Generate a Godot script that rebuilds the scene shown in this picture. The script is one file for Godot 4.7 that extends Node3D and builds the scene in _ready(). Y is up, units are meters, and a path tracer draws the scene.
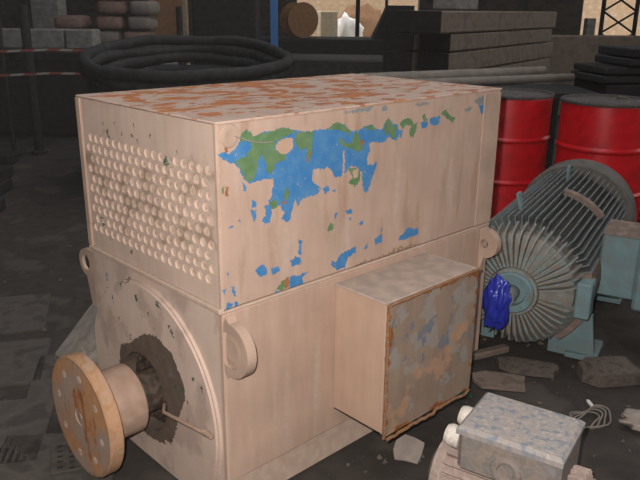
extends Node3D
# A large dusty electric motor in a dark store hall, lit by the camera's flash.
# World: floor at y = 0; the big motor's drive end is the plane x = 0, its near side the plane z = 0.

const CAM := Vector3(-1.001, 1.418, 1.412)
const RIGHT := Vector3(0.7218, 0, 0.6921)      # hall axes: u to the right, d into the depth
const AHEAD := Vector3(0.6921, 0, -0.7218)
const HALL_TURN := 0.80645 - PI / 2.0           # turn that lays a thing's -z along AHEAD

const BLUE_CHIPS = [[3,78,21,70,36,80,55,67,71,49,72,36,88,26,100,29,113,46,142,39,156,33,186,39,203,30,238,39,274,48,322,53,348,50,379,53,399,44,418,38,447,49,468,66,501,72,522,62,561,58,584,75,607,77,619,60,637,47,656,64,681,76,692,101,674,121,640,105,618,118,591,115,559,111,551,119,556,141,544,160,549,179,576,180,589,173,582,203,569,226,553,260,540,268,530,241,524,206,519,193,493,177,471,174,451,189,430,198,410,198,397,176,381,162,361,165,326,160,319,178,323,202,342,208,354,222,335,236,304,236,278,240,263,264,252,241,244,269,237,290,222,296,208,282,215,266,204,244,187,238,173,247,165,285,144,286,138,274,152,257,145,239,159,231,173,203,181,166,147,160,113,163,97,166,81,148,69,128,54,108,29,99],
	[71,154,87,167,86,183,77,184,77,171],
	[105,210,118,218,118,231,101,231],
	[101,234,118,242,117,259,114,269,104,259],
	[29,271,42,263,45,269,32,277],
	[61,256,68,257,68,262,61,261],
	[270,356,282,358,282,370,270,368],
	[362,220,382,217,386,230,370,239],
	[398,232,411,231,411,243,403,241],
	[454,308,480,304,489,318,463,316],
	[468,329,481,335,477,341],
	[416,307,425,306,413,322,408,318],
	[512,357,534,352,535,365,522,365],
	[624,390,629,401,620,409],
	[110,412,135,395,152,414,152,428,131,434,117,422],
	[166,417,195,418,199,431,177,438,166,429],
	[236,414,255,403,278,411,278,430,247,431],
	[266,397,270,359,282,367,278,405],
	[236,459,274,466,301,460,298,468,282,474,286,496,243,500,232,485],
	[180,489,209,500,202,510,180,501],
	[0,437,13,437,9,451],
	[29,433,39,436,45,466,35,461],
	[14,483,18,476,31,482,27,507,10,508],
	[41,482,51,485,46,510,36,510],
	[18,394,24,393,24,404],
	[399,450,420,461,437,440,480,434,506,430,507,450,472,458,455,489,429,489,403,470],
	[538,447,561,432,557,448],
	[588,422,625,416,627,440,594,446],
	[706,454,725,438,755,420,787,433,808,431,810,456,768,457,737,461],
	[691,86,706,94,702,109,693,114],
	[793,74,829,74,826,93,800,97],
	[839,66,891,64,893,87,862,94,840,85],
	[1110,46,1147,46,1143,63,1134,86,1119,64]]
const GREEN_CHIPS = [[60,111,57,100,89,92,109,71,103,55,71,54,72,36,91,23,104,30,113,46,142,39,186,36,210,31,252,40,252,51,213,57,189,68,182,85,206,99,223,101,220,117,188,124,178,144,167,150,157,141,151,113,141,96,128,110,124,136,113,155,97,163,81,148,75,129],
	[263,47,322,53,322,78,318,88,322,108,307,129,300,133,296,111,303,98,281,100,259,87,256,67],
	[379,59,391,43,418,38,451,52,472,69,464,80,447,69,419,58,391,57],
	[431,82,452,104,477,104,485,76,502,75,511,96,529,110,525,131,504,134,482,123,461,117,440,109,424,95],
	[518,65,561,58,584,78,562,75,531,69],
	[616,78,619,60,637,44,657,70,681,79,673,99,660,117,640,93,626,100],
	[463,179,493,180,515,193,516,223,495,238,464,221,481,209],
	[166,232,177,220,194,231,190,247,173,250],
	[212,220,223,197,234,202,233,227,219,236],
	[380,343,396,331,409,346,401,356,385,356],
	[184,487,202,468,217,463,213,495],
	[690,73,699,59,727,55,747,63,759,80,778,70,770,100,757,121,736,106,744,85,719,76,706,90],
	[797,55,811,50,828,68,809,76],
	[895,55,921,44,940,65,980,79,965,94,936,78],
	[11,160,18,159,17,179,8,175]]
const BARE_SPOTS = [[189,78,203,64,231,59,249,67,248,91,227,104,202,99,189,89],
	[480,188,506,185,507,207,490,213],
	[441,123,449,124,447,201,439,199],
	[252,241,259,234,263,264,252,273]]
const RUST_SPOTS = [[311,107,318,108,307,134,296,133],
	[205,228,222,236,226,243,212,243],
	[515,100,528,104,525,119,512,111],
	[213,465,232,458,232,494,217,490],
	[21,159,30,163,29,186,20,185],
	[22,63,31,62,33,74,24,76]]
const GREY_CHIPS = [[434,14,499,8,567,2,555,16,474,17],
	[603,11,625,7,626,25,599,23],
	[758,15,808,9,834,21,774,22],
	[1023,56,1069,46,1070,60,1036,64],
	[97,47,107,35,109,53,103,70,93,62],
	[1078,30,1136,14,1163,33,1116,47]]

var M := {}
var names := {}

# ------------------------------------------------------------------ naming
func numbered(called: String) -> String:
	if not names.has(called):
		names[called] = 0
		return called
	names[called] += 1
	return "%s_%03d" % [called, names[called]]

func thing(called: String, label: String, category: String, at := Vector3.ZERO, turn := 0.0, group := "") -> Node3D:
	var o := Node3D.new()
	o.name = numbered(called)
	add_child(o)
	o.position = at
	o.rotation.y = turn
	tag(o, label, category, group)
	return o

func tag(o: Node, label: String, category: String, group := "") -> Node:
	o.set_meta("label", label)
	o.set_meta("category", category)
	if group != "":
		o.set_meta("group", group)
	return o

func part(called: String, st: SurfaceTool, m: Material, parent: Node) -> MeshInstance3D:
	st.generate_normals()
	st.set_material(m)
	var o := MeshInstance3D.new()
	o.mesh = st.commit()
	o.name = called
	o.cast_shadow = GeometryInstance3D.SHADOW_CASTING_SETTING_ON
	parent.add_child(o, true)
	return o

func single(called: String, st: SurfaceTool, m: Material, label: String, category: String, at := Vector3.ZERO, turn := 0.0, group := "") -> MeshInstance3D:
	var o := part(numbered(called), st, m, self)
	o.position = at
	o.rotation.y = turn
	tag(o, label, category, group)
	return o

func structure(called: String, st: SurfaceTool, m: Material, label := "", parent: Node = self) -> MeshInstance3D:
	var o := part(called, st, m, parent)
	if parent == self:
		o.set_meta("kind", "structure")
		o.set_meta("label", label)
		o.set_meta("category", called.split("_")[0])
	return o

func hall(u: float, d: float, h := 0.0) -> Vector3:
	return Vector3(CAM.x, 0, CAM.z) + RIGHT * u + AHEAD * d + Vector3(0, h, 0)

# ------------------------------------------------------------------ shapes
func mb() -> SurfaceTool:
	var st := SurfaceTool.new()
	st.begin(Mesh.PRIMITIVE_TRIANGLES)
	st.set_smooth_group(-1)
	return st

func tri(st: SurfaceTool, a: Vector3, b: Vector3, c: Vector3, ua := Vector2.ZERO, ub := Vector2.ZERO, uc := Vector2.ZERO) -> void:
	# a, b, c counter-clockwise seen from outside
	st.set_uv(ua); st.add_vertex(a)
	st.set_uv(uc); st.add_vertex(c)
	st.set_uv(ub); st.add_vertex(b)

func quad(st: SurfaceTool, a: Vector3, b: Vector3, c: Vector3, d: Vector3, u0 := Vector2(0, 1), u1 := Vector2(1, 0)) -> void:
	# a lower left, b lower right, c upper right, d upper left, seen from outside
	var ua := Vector2(u0.x, u0.y); var ub := Vector2(u1.x, u0.y); var uc := Vector2(u1.x, u1.y); var ud := Vector2(u0.x, u1.y)
	tri(st, a, b, c, ua, ub, uc)
	tri(st, a, c, d, ua, uc, ud)

func hull_face(st: SurfaceTool, pts: Array, outward: Vector3) -> void:
	var n: Vector3 = (pts[1] - pts[0]).cross(pts[2] - pts[0])
	if n.dot(outward) < 0:
		pts.reverse()
	for i in range(1, pts.size() - 1):
		tri(st, pts[0], pts[i], pts[i + 1])

# chamfered box centred at c
func box(st: SurfaceTool, c: Vector3, size: Vector3, bev := 0.004, xf := Transform3D.IDENTITY) -> void:
	var h := size / 2.0
	bev = minf(bev, minf(h.x, minf(h.y, h.z)) * 0.45)
	var b := Vector3(bev, bev, bev)
	var q := func(x, y, z): return xf * (c + Vector3(x, y, z))
	for ax in 3:
		for s in [-1.0, 1.0]:
			var i := (ax + 1) % 3
			var j := (ax + 2) % 3
			var ps := []
			for k in [[-1, -1], [1, -1], [1, 1], [-1, 1]]:
				var v := Vector3()
				v[ax] = s * h[ax]; v[i] = k[0] * (h[i] - b[i]); v[j] = k[1] * (h[j] - b[j])
				ps.append(xf * (c + v))
			var o := Vector3(); o[ax] = s
			hull_face(st, ps, xf.basis * o)
	for ax in 3:
		var i := (ax + 1) % 3
		var j := (ax + 2) % 3
		for si in [-1.0, 1.0]:
			for sj in [-1.0, 1.0]:
				var ps := []
				for k in [[0, -1], [0, 1], [1, 1], [1, -1]]:
					var v := Vector3()
					v[ax] = k[1] * (h[ax] - bev)
					v[i] = si * (h[i] - (bev if k[0] == 1 else 0.0))
					v[j] = sj * (h[j] - (0.0 if k[0] == 1 else bev))
					ps.append(xf * (c + v))
				var o := Vector3(); o[i] = si; o[j] = sj
				hull_face(st, ps, xf.basis * o)
	for sx in [-1.0, 1.0]:
		for sy in [-1.0, 1.0]:
			for sz in [-1.0, 1.0]:
				var s := Vector3(sx, sy, sz)
				var ps := []
				for k in 3:
					var v := s * (h - b)
					v[k] = s[k] * h[k]
					ps.append(xf * (c + v))
				hull_face(st, ps, xf.basis * s)

func frame_to(dir: Vector3) -> Basis:
	var y := dir.normalized()
	var x := y.cross(Vector3.UP if absf(y.y) < 0.95 else Vector3.RIGHT).normalized()
	return Basis(x, y, x.cross(y))

# profile: Vector2(radius, height along the axis), from the bottom up
func lathe(st: SurfaceTool, profile: Array, base: Vector3, dir: Vector3, n := 24, squash := 1.0) -> void:
	var f := frame_to(dir)
	for i in profile.size() - 1:
		var p: Vector2 = profile[i]
		var q: Vector2 = profile[i + 1]
		st.set_smooth_group(i + 1)
		for k in n:
			var a0 := TAU * k / n
			var a1 := TAU * (k + 1) / n
			var d0 := f.x * cos(a0) + f.z * sin(a0) * squash
			var d1 := f.x * cos(a1) + f.z * sin(a1) * squash
			var v := [base + d0 * p.x + f.y * p.y, base + d1 * p.x + f.y * p.y, base + d1 * q.x + f.y * q.y, base + d0 * q.x + f.y * q.y]
			if q.x > 0.0001:
				tri(st, v[0], v[3], v[2])
			if p.x > 0.0001:
				tri(st, v[0], v[2], v[1])
	st.set_smooth_group(-1)

func rod(st: SurfaceTool, a: Vector3, b: Vector3, r: float, n := 12, r2 := -1.0) -> void:
	var l := (b - a).length()
	var e := r if r2 < 0 else r2
	lathe(st, [Vector2(0, 0), Vector2(r, 0), Vector2(e, l), Vector2(0, l)], a, b - a, n)

func tube(st: SurfaceTool, pts: Array, r: float, n := 8, closed := false) -> void:
	var rings := []
	var cnt := pts.size()
	var side := Vector3.ZERO
	for i in cnt:
		var a: Vector3 = pts[(i - 1 + cnt) % cnt] if closed else pts[maxi(i - 1, 0)]
		var b: Vector3 = pts[(i + 1) % cnt] if closed else pts[mini(i + 1, cnt - 1)]
		var t := (b - a).normalized()
		if side == Vector3.ZERO:
			side = t.cross(Vector3.UP if absf(t.y) < 0.9 else Vector3.RIGHT).normalized()
		side = (side - t * side.dot(t)).normalized()
		var up := t.cross(side)
		var ring := []
		for k in n:
			var g := TAU * k / n
			ring.append(pts[i] + (side * cos(g) + up * sin(g)) * r)
		rings.append(ring)
	st.set_smooth_group(1)
	for i in (cnt if closed else cnt - 1):
		var p: Array = rings[i]
		var q: Array = rings[(i + 1) % cnt]
		for k in n:
			var l := (k + 1) % n
			tri(st, p[k], p[l], q[l])
			tri(st, p[k], q[l], q[k])
	st.set_smooth_group(-1)
	if not closed:
		for i in range(1, n - 1):
			tri(st, rings[0][0], rings[0][i + 1], rings[0][i])
			tri(st, rings[-1][0], rings[-1][i], rings[-1][i + 1])

# polygon in the local xy plane, extruded along local z from 0 to depth (chamfered front)
func prism(st: SurfaceTool, poly: PackedVector2Array, depth: float, xf := Transform3D.IDENTITY, r := Rect2(0, 0, 1, 1)) -> void:
	var uv := func(v: Vector2) -> Vector2: return Vector2((v.x - r.position.x) / r.size.x, 1.0 - (v.y - r.position.y) / r.size.y)
	if Geometry2D.is_polygon_clockwise(poly):
		poly = poly.duplicate()
		poly.reverse()
	var idx := Geometry2D.triangulate_polygon(poly)
	for i in range(0, idx.size(), 3):
		var a := poly[idx[i]]; var b := poly[idx[i + 1]]; var c := poly[idx[i + 2]]
		if (b - a).cross(c - a) < 0:
			var t := b; b = c; c = t
		tri(st, xf * Vector3(a.x, a.y, depth), xf * Vector3(b.x, b.y, depth), xf * Vector3(c.x, c.y, depth), uv.call(a), uv.call(b), uv.call(c))
		tri(st, xf * Vector3(a.x, a.y, 0), xf * Vector3(c.x, c.y, 0), xf * Vector3(b.x, b.y, 0))
	for i in poly.size():
		var a := poly[i]; var b := poly[(i + 1) % poly.size()]
		quad(st, xf * Vector3(a.x, a.y, 0), xf * Vector3(b.x, b.y, 0), xf * Vector3(b.x, b.y, depth), xf * Vector3(a.x, a.y, depth))

# closed lump: sphere displaced by noise, then scaled
func lump(st: SurfaceTool, c: Vector3, size: Vector3, rough: float, seed_: int, n := 14, freq := 1.6, flat_bottom := -1.0) -> void:
	var nz := noise(seed_, freq, 3)
	var pos := func(i: int, j: int) -> Vector3:
		var th := PI * i / n
		var ph := TAU * (j % (2 * n)) / (2 * n)
		var d := Vector3(sin(th) * cos(ph), cos(th), sin(th) * sin(ph))
		var r := 1.0 + rough * nz.get_noise_3dv(d * 1.0)
		var v := d * r
		if flat_bottom > -1.0:
			v.y = maxf(v.y, flat_bottom)
		return c + v * size
	st.set_smooth_group(1)
	for i in n:
		for j in 2 * n:
			var a: Vector3 = pos.call(i, j); var b: Vector3 = pos.call(i + 1, j)
			var e: Vector3 = pos.call(i + 1, j + 1); var f: Vector3 = pos.call(i, j + 1)
			if i < n - 1:
				tri(st, a, e, b)
			if i > 0:
				tri(st, a, f, e)
	st.set_smooth_group(-1)

# filled sack: box with swollen faces and pinched edges
func pillow(st: SurfaceTool, size: Vector3, seed_: int) -> void:
	var nz := noise(seed_, 3.0, 3)
	var n := 12
	var pos := func(i: int, j: int) -> Vector3:
		var th := PI * i / n
		var ph := TAU * (j % (2 * n)) / (2 * n)
		var f := func(v: float) -> float: return signf(v) * pow(absf(v), 0.42)
		var v := Vector3(f.call(cos(ph)) * pow(maxf(sin(th), 0.0), 0.42), f.call(cos(th)), f.call(sin(ph)) * pow(maxf(sin(th), 0.0), 0.42))
		v *= 1.0 - 0.05 * absf(nz.get_noise_3dv(v))
		return Vector3(v.x * size.x * 0.5, (v.y + 1.0) * size.y * 0.5, v.z * size.z * 0.5)
	st.set_smooth_group(1)
	for i in n:
		for j in 2 * n:
			var a: Vector3 = pos.call(i, j); var b: Vector3 = pos.call(i + 1, j)
			var e: Vector3 = pos.call(i + 1, j + 1); var g: Vector3 = pos.call(i, j + 1)
			if i < n - 1:
				tri(st, a, e, b)
			if i > 0:
				tri(st, a, g, e)
	st.set_smooth_group(-1)

# ------------------------------------------------------------------ materials
func noise(seed_: int, freq: float, oct := 4, kind := FastNoiseLite.TYPE_SIMPLEX_SMOOTH) -> FastNoiseLite:
	var n := FastNoiseLite.new()
	n.seed = seed_
	n.frequency = freq
	n.noise_type = kind
	n.fractal_type = FastNoiseLite.FRACTAL_FBM
	n.fractal_octaves = oct
	return n

# blotchy coat: colours run with a seamless noise, world-sized (tile metres per repeat)
func coat(cols: Array, tile: float, rough := 0.9, seed_ := 1, freq := 0.012, relief := 0.0, metal := 0.0) -> StandardMaterial3D:
	var m := StandardMaterial3D.new()
	var g := Gradient.new()
	g.offsets = PackedFloat32Array()
	var offs := PackedFloat32Array()
	var cs := PackedColorArray()
	for i in cols.size():
		offs.append(0.22 + 0.56 * i / maxf(1.0, cols.size() - 1.0))
		cs.append(cols[i])
	g.offsets = offs
	g.colors = cs
	var t := NoiseTexture2D.new()
	t.width = 512; t.height = 512; t.seamless = true
	t.noise = noise(seed_, freq, 6)
	t.color_ramp = g
	m.albedo_texture = t
	m.uv1_triplanar = true
	m.uv1_world_triplanar = true
	m.uv1_scale = Vector3.ONE / tile
	m.roughness = rough
	m.metallic = metal
	m.metallic_specular = 0.35
	if relief > 0.0:
		var b := NoiseTexture2D.new()
		b.width = 512; b.height = 512; b.seamless = true
		b.noise = noise(seed_ + 7, 0.03, 5)
		m.heightmap_enabled = true
		m.heightmap_texture = b
		m.heightmap_scale = relief
	return m

func plain(c: Color, rough := 0.8, metal := 0.0) -> StandardMaterial3D:
	var m := StandardMaterial3D.new()
	m.albedo_color = c
	m.roughness = rough
	m.metallic = metal
	m.metallic_specular = 0.4
	return m

func image_mat(img: Image, rough := 0.88) -> StandardMaterial3D:
	img.generate_mipmaps()
	var m := StandardMaterial3D.new()
	m.albedo_texture = ImageTexture.create_from_image(img)
	m.roughness = rough
	m.metallic_specular = 0.3
	return m

# weathered paint: two dusty tones, vertical run marks, fine grain
func weathered(w: int, h: int, wm: float, hm: float, a: Color, b: Color, seed_: int, streak := 0.5) -> Image:
	var img := Image.create(w, h, false, Image.FORMAT_RGB8)
	var n1 := noise(seed_, 5.0, 5)
	var n2 := noise(seed_ + 1, 22.0, 3)
	var n3 := noise(seed_ + 2, 160.0, 2)
	for y in h:
		for x in w:
			var px := wm * x / w
			var py := hm * y / h
			var t := 0.5 + 0.55 * n1.get_noise_2d(px, py) + streak * n2.get_noise_2d(px, py * 0.12) + 0.22 * n3.get_noise_2d(px, py)
			img.set_pixel(x, y, a.lerp(b, clampf(t, 0, 1)))
	return img

# paint chips: mm polygons filled with a ragged edge
func chips(img: Image, polys: Array, wm: float, hm: float, a: Color, b: Color, seed_: int, rag := 5.0, holes := 0.62) -> void:
	var w := img.get_width()
	var h := img.get_height()
	var nx := noise(seed_, 0.06, 4)
	var nh := noise(seed_ + 3, 0.05, 3)
	var nf := noise(seed_ + 5, 0.02, 4)
	for flat in polys:
		var p := PackedVector2Array()
		var lo := Vector2(1e9, 1e9)
		var hi := -lo
		for i in range(0, flat.size(), 2):
			var v := Vector2(flat[i], flat[i + 1])
			p.append(v)
			lo = lo.min(v); hi = hi.max(v)
		lo -= Vector2(rag, rag); hi += Vector2(rag, rag)
		for y in range(maxi(0, int(lo.y / 1000.0 / hm * h)), mini(h, int(hi.y / 1000.0 / hm * h) + 2)):
			for x in range(maxi(0, int(lo.x / 1000.0 / wm * w)), mini(w, int(hi.x / 1000.0 / wm * w) + 2)):
				var v := Vector2(1000.0 * wm * x / w, 1000.0 * hm * y / h)
				if nh.get_noise_2dv(v) > holes:
					continue
				var j := v + Vector2(nx.get_noise_2d(v.x, v.y), nx.get_noise_2d(v.x + 500.0, v.y)) * rag
				if Geometry2D.is_point_in_polygon(j, p):
					img.set_pixel(x, y, a.lerp(b, clampf(0.5 + 0.9 * nf.get_noise_2dv(v), 0, 1)))

# patches of rust or stain where a noise passes a limit inside an ellipse-free mask
func stain(img: Image, wm: float, hm: float, a: Color, b: Color, seed_: int, freq: Vector2, limit: float, mask: Callable, soft := 0.06) -> void:
	var n := noise(seed_, 1.0, 5)
	var g := noise(seed_ + 2, 60.0, 3)
	for y in img.get_height():
		for x in img.get_width():
			var v := Vector2(wm * x / img.get_width(), hm * y / img.get_height())
			var k: float = mask.call(v)
			if k <= 0.0:
				continue
			var t := n.get_noise_2d(v.x * freq.x, v.y * freq.y) + 0.08 * g.get_noise_2dv(v) + (k - 1.0) * 0.5 - limit
			if t > 0.0:
				img.set_pixel(x, y, img.get_pixel(x, y).lerp(a.lerp(b, clampf(0.5 + 0.8 * g.get_noise_2dv(v * 0.4), 0, 1)), clampf(t / soft, 0, 1)))

# outer face of a panel with its own UVs plus a thin rim behind
func sheet(st: SurfaceTool, o: Vector3, ux: Vector3, uy: Vector3, thick: float, bev := 0.004) -> void:
	# o: lower left corner of the outer face, seen from outside; ux, uy: its edges
	var n := ux.cross(uy).normalized()
	var ex := ux.normalized() * bev
	var ey := uy.normalized() * bev
	var bx := bev / ux.length()
	var by := bev / uy.length()
	var i := [o + ex + ey, o + ux - ex + ey, o + ux - ex + uy - ey, o + ex + uy - ey]
	var r := [o - n * bev, o + ux - n * bev, o + ux + uy - n * bev, o + uy - n * bev]
	var q := [o - n * thick, o + ux - n * thick, o + ux + uy - n * thick, o + uy - n * thick]
	var ui := [Vector2(bx, 1 - by), Vector2(1 - bx, 1 - by), Vector2(1 - bx, by), Vector2(bx, by)]
	var ur := [Vector2(0, 1), Vector2(1, 1), Vector2(1, 0), Vector2(0, 0)]
	tri(st, i[0], i[1], i[2], ui[0], ui[1], ui[2])
	tri(st, i[0], i[2], i[3], ui[0], ui[2], ui[3])
	for k in 4:
		var l := (k + 1) % 4
		tri(st, r[k], r[l], i[l], ur[k], ur[l], ui[l])
		tri(st, r[k], i[l], i[k], ur[k], ui[l], ui[k])
		tri(st, q[k], q[l], r[l], ur[k], ur[l], ur[l])
		tri(st, q[k], r[l], r[k], ur[k], ur[l], ur[k])
	tri(st, q[0], q[2], q[1], ur[0], ur[2], ur[1])
	tri(st, q[0], q[3], q[2], ur[0], ur[3], ur[2])

# ring-shaped face in the local xy plane round c: inner radius ri, outer outline by angle; optional walls
func annulus(st: SurfaceTool, c: Vector2, ri: float, outer: Callable, z: float, z_out: float, z_in: float, xf: Transform3D, r: Rect2, n := 64, warp := Vector2.ONE) -> void:
	var uv := func(v: Vector2) -> Vector2: return Vector2((v.x - r.position.x) / r.size.x, 1.0 - (v.y - r.position.y) / r.size.y)
	for k in n:
		var a0 := atan2(sin(TAU * k / n) * warp.y, cos(TAU * k / n) * warp.x)
		var a1 := atan2(sin(TAU * (k + 1) / n) * warp.y, cos(TAU * (k + 1) / n) * warp.x)
		var d0 := Vector2(cos(a0), sin(a0)); var d1 := Vector2(cos(a1), sin(a1))
		var i0 := c + d0 * ri; var i1 := c + d1 * ri
		var o0: Vector2 = c + d0 * outer.call(a0); var o1: Vector2 = c + d1 * outer.call(a1)
		var at := func(v: Vector2, zz: float) -> Vector3: return xf * Vector3(v.x, v.y, zz)
		tri(st, at.call(i0, z), at.call(o0, z), at.call(o1, z), uv.call(i0), uv.call(o0), uv.call(o1))
		tri(st, at.call(i0, z), at.call(o1, z), at.call(i1, z), uv.call(i0), uv.call(o1), uv.call(i1))
		if z_out < z:
			tri(st, at.call(o0, z), at.call(o0, z_out), at.call(o1, z_out), uv.call(o0), uv.call(o0), uv.call(o1))
			tri(st, at.call(o0, z), at.call(o1, z_out), at.call(o1, z), uv.call(o0), uv.call(o1), uv.call(o1))
		if z_in < z:
			tri(st, at.call(i0, z), at.call(i1, z), at.call(i1, z_in), uv.call(i0), uv.call(i1), uv.call(i1))
			tri(st, at.call(i0, z), at.call(i1, z_in), at.call(i0, z_in), uv.call(i0), uv.call(i1), uv.call(i0))

func rect_reach(a: float, c: Vector2, lo: Vector2, hi: Vector2) -> float:
	var d := Vector2(cos(a), sin(a))
	var t := 1e9
	if d.x > 1e-6: t = minf(t, (hi.x - c.x) / d.x)
	if d.x < -1e-6: t = minf(t, (lo.x - c.x) / d.x)
	if d.y > 1e-6: t = minf(t, (hi.y - c.y) / d.y)
	if d.y < -1e-6: t = minf(t, (lo.y - c.y) / d.y)
	return t

func arc(c: Vector2, r: float, a0: float, a1: float, n: int) -> PackedVector2Array:
	var p := PackedVector2Array()
	for i in n + 1:
		var a := deg_to_rad(lerpf(a0, a1, float(i) / n))
		p.append(c + Vector2(cos(a), sin(a)) * r)
	return p

# ------------------------------------------------------------------ materials of this place
func make_materials() -> void:
	# big motor: dust-pink paint
	var pa := Color8(184, 155, 137)
	var pb := Color8(170, 143, 127)
	var img := weathered(1245, 500, 1.245, 0.5, pa, pb, 11, 0.4)
	stain(img, 1.245, 0.5, Color8(178, 154, 138), Color8(186, 162, 146), 41, Vector2(9, 1.2), 0.18, func(_v): return 1.0, 0.4)
	stain(img, 1.245, 0.5, Color8(164, 132, 110), Color8(156, 126, 106), 43, Vector2(12, 2.0), 0.25, func(_v): return 1.0, 0.5)
	chips(img, [DENT_SHADE], 1.245, 0.5, Color8(136, 112, 96), Color8(152, 126, 108), 67, 16.0, 0.25)  # shade of the dent above the terminal box, painted into the colour
	chips(img, GREY_CHIPS, 1.245, 0.5, Color8(132, 132, 130), Color8(122, 128, 132), 60, 7.0)
	chips(img, BLUE_CHIPS, 1.245, 0.5, Color8(56, 114, 166), Color8(78, 126, 168), 61, 6.0)
	chips(img, GREEN_CHIPS, 1.245, 0.5, Color8(86, 116, 76), Color8(104, 128, 92), 62, 6.0)
	chips(img, RUST_SPOTS, 1.245, 0.5, Color8(140, 84, 50), Color8(150, 104, 70), 64, 5.0)
	chips(img, BARE_SPOTS, 1.245, 0.5, Color8(186, 154, 132), Color8(178, 146, 124), 63, 5.0)
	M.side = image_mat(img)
	# its top: dust over rust
	img = weathered(1245, 740, 1.245, 0.74, Color8(196, 170, 152), Color8(178, 152, 136), 21, 0.2)
	stain(img, 1.245, 0.74, Color8(172, 104, 62), Color8(188, 124, 82), 22, Vector2(6.0, 8.0), 0.04,
		func(v): return 1.0 - clampf(maxf((0.14 - (0.74 - v.y)) * 6.0, 0.0) + maxf((v.x - 0.75) * 1.6, 0.0) + maxf((0.05 - v.x) * 8.0, 0.0), 0, 1), 0.1)
	stain(img, 1.245, 0.74, Color8(168, 110, 80), Color8(160, 102, 74), 27, Vector2(9.0, 16.0), 0.22, func(v): return 1.0 if v.x > 0.3 else 0.7, 0.06)
	M.top = image_mat(img)
	# drive end sheet and lower body: greyer dust, end tones lightened in place of light
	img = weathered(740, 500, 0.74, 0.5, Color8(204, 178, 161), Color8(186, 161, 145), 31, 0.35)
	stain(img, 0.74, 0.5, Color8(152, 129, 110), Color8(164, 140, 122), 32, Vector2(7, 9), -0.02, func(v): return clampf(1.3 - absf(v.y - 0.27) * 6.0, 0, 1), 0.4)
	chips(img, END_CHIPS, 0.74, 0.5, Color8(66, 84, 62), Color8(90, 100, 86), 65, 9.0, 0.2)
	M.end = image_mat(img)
	img = weathered(1245, 560, 1.245, 0.56, Color8(184, 154, 135), Color8(168, 140, 123), 51, 0.4)
	stain(img, 1.245, 0.56, Color8(184, 160, 144), Color8(178, 152, 136), 52, Vector2(14, 0.8), 0.2, func(_v): return 1.0, 0.4)
	chips(img, [[18, 20, 24, 10, 30, 22, 24, 34], [40, 176, 46, 170, 44, 190], [30, 150, 60, 120, 58, 140, 50, 160, 34, 168]], 1.245, 0.56, Color8(58, 120, 172), Color8(70, 124, 168), 66, 8.0, 0.3)
	M.lower_side = image_mat(img)
	img = weathered(740, 640, 0.74, 0.64, Color8(204, 180, 164), Color8(188, 164, 149), 71, 0.2)  # shield colour lightened too, standing in for light
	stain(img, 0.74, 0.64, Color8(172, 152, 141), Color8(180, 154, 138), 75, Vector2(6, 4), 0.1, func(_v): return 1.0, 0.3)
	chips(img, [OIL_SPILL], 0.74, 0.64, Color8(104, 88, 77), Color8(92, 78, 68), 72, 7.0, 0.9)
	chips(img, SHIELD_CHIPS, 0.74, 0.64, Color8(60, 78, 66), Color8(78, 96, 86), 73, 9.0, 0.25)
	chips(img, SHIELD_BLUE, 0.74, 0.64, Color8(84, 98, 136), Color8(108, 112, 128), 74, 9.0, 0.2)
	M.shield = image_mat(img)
	M.body = coat([Color8(182, 154, 135), Color8(174, 147, 129), Color8(164, 138, 121)], 0.9, 0.9, 3, 0.01)
	M.ledge = coat([Color8(190, 166, 148), Color8(178, 153, 136)], 0.5, 0.95, 4, 0.02)
	M.dust = coat([Color8(208, 184, 167), Color8(200, 176, 158), Color8(178, 153, 135)], 0.25, 0.95, 5, 0.02)
	M.web = coat([Color8(150, 124, 106), Color8(128, 104, 86), Color8(164, 138, 118)], 0.4, 0.95, 6, 0.014)
	M.oily = coat([Color8(52, 43, 37), Color8(74, 62, 52), Color8(96, 80, 68)], 0.3, 0.6, 7, 0.02)
	# coupling flange
	img = weathered(512, 512, 0.44, 0.44, Color8(178, 152, 136), Color8(162, 136, 121), 81, 0.0)
	stain(img, 0.44, 0.44, Color8(184, 130, 88), Color8(192, 144, 106), 82, Vector2(5, 5), -0.3, func(v): return clampf(1.3 - v.distance_to(Vector2(0.24, 0.08)) * 2.8, 0, 1), 0.4)
	stain(img, 0.44, 0.44, Color8(148, 90, 54), Color8(160, 104, 66), 84, Vector2(14, 6), 0.02, func(v): return clampf(1.3 - absf(v.x - 0.24 - 0.3 * (v.y - 0.2)) * 9.0 - absf(v.y - 0.2) * 3.5, 0, 1), 0.3)
	M.flange = image_mat(img, 0.8)
	M.rim = coat([Color8(164, 126, 94), Color8(172, 134, 104), Color8(156, 116, 84), Color8(166, 138, 116)], 0.6, 0.85, 8, 0.012)
	M.duct = coat([Color8(126, 118, 110), Color8(108, 102, 96), Color8(140, 130, 120)], 0.5, 0.9, 48, 0.012)
	M.hub = coat([Color8(168, 140, 122), Color8(160, 132, 114), Color8(152, 124, 106)], 0.4, 0.85, 9, 0.014)
	# terminal box
	img = weathered(512, 512, 0.435, 0.435, Color8(146, 124, 106), Color8(128, 108, 94), 91, 0.3)
	stain(img, 0.435, 0.435, Color8(146, 132, 120), Color8(136, 128, 122), 92, Vector2(9, 9), -0.06, func(v): return clampf(1.2 - absf(v.y - 0.12 - 0.1 * v.x) * 4.0, 0, 1), 0.12)
	stain(img, 0.435, 0.435, Color8(104, 106, 114), Color8(116, 114, 116), 95, Vector2(13, 9), 0.26, func(v): return clampf(1.25 - absf(v.y - 0.14) * 4.5, 0, 1), 0.06)
	stain(img, 0.435, 0.435, Color8(160, 124, 98), Color8(168, 134, 108), 93, Vector2(7, 7), -0.12, func(v): return clampf(1.3 - absf(v.y + 0.5 * v.x - 0.36) * 14.0, 0, 1), 0.2)
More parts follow.
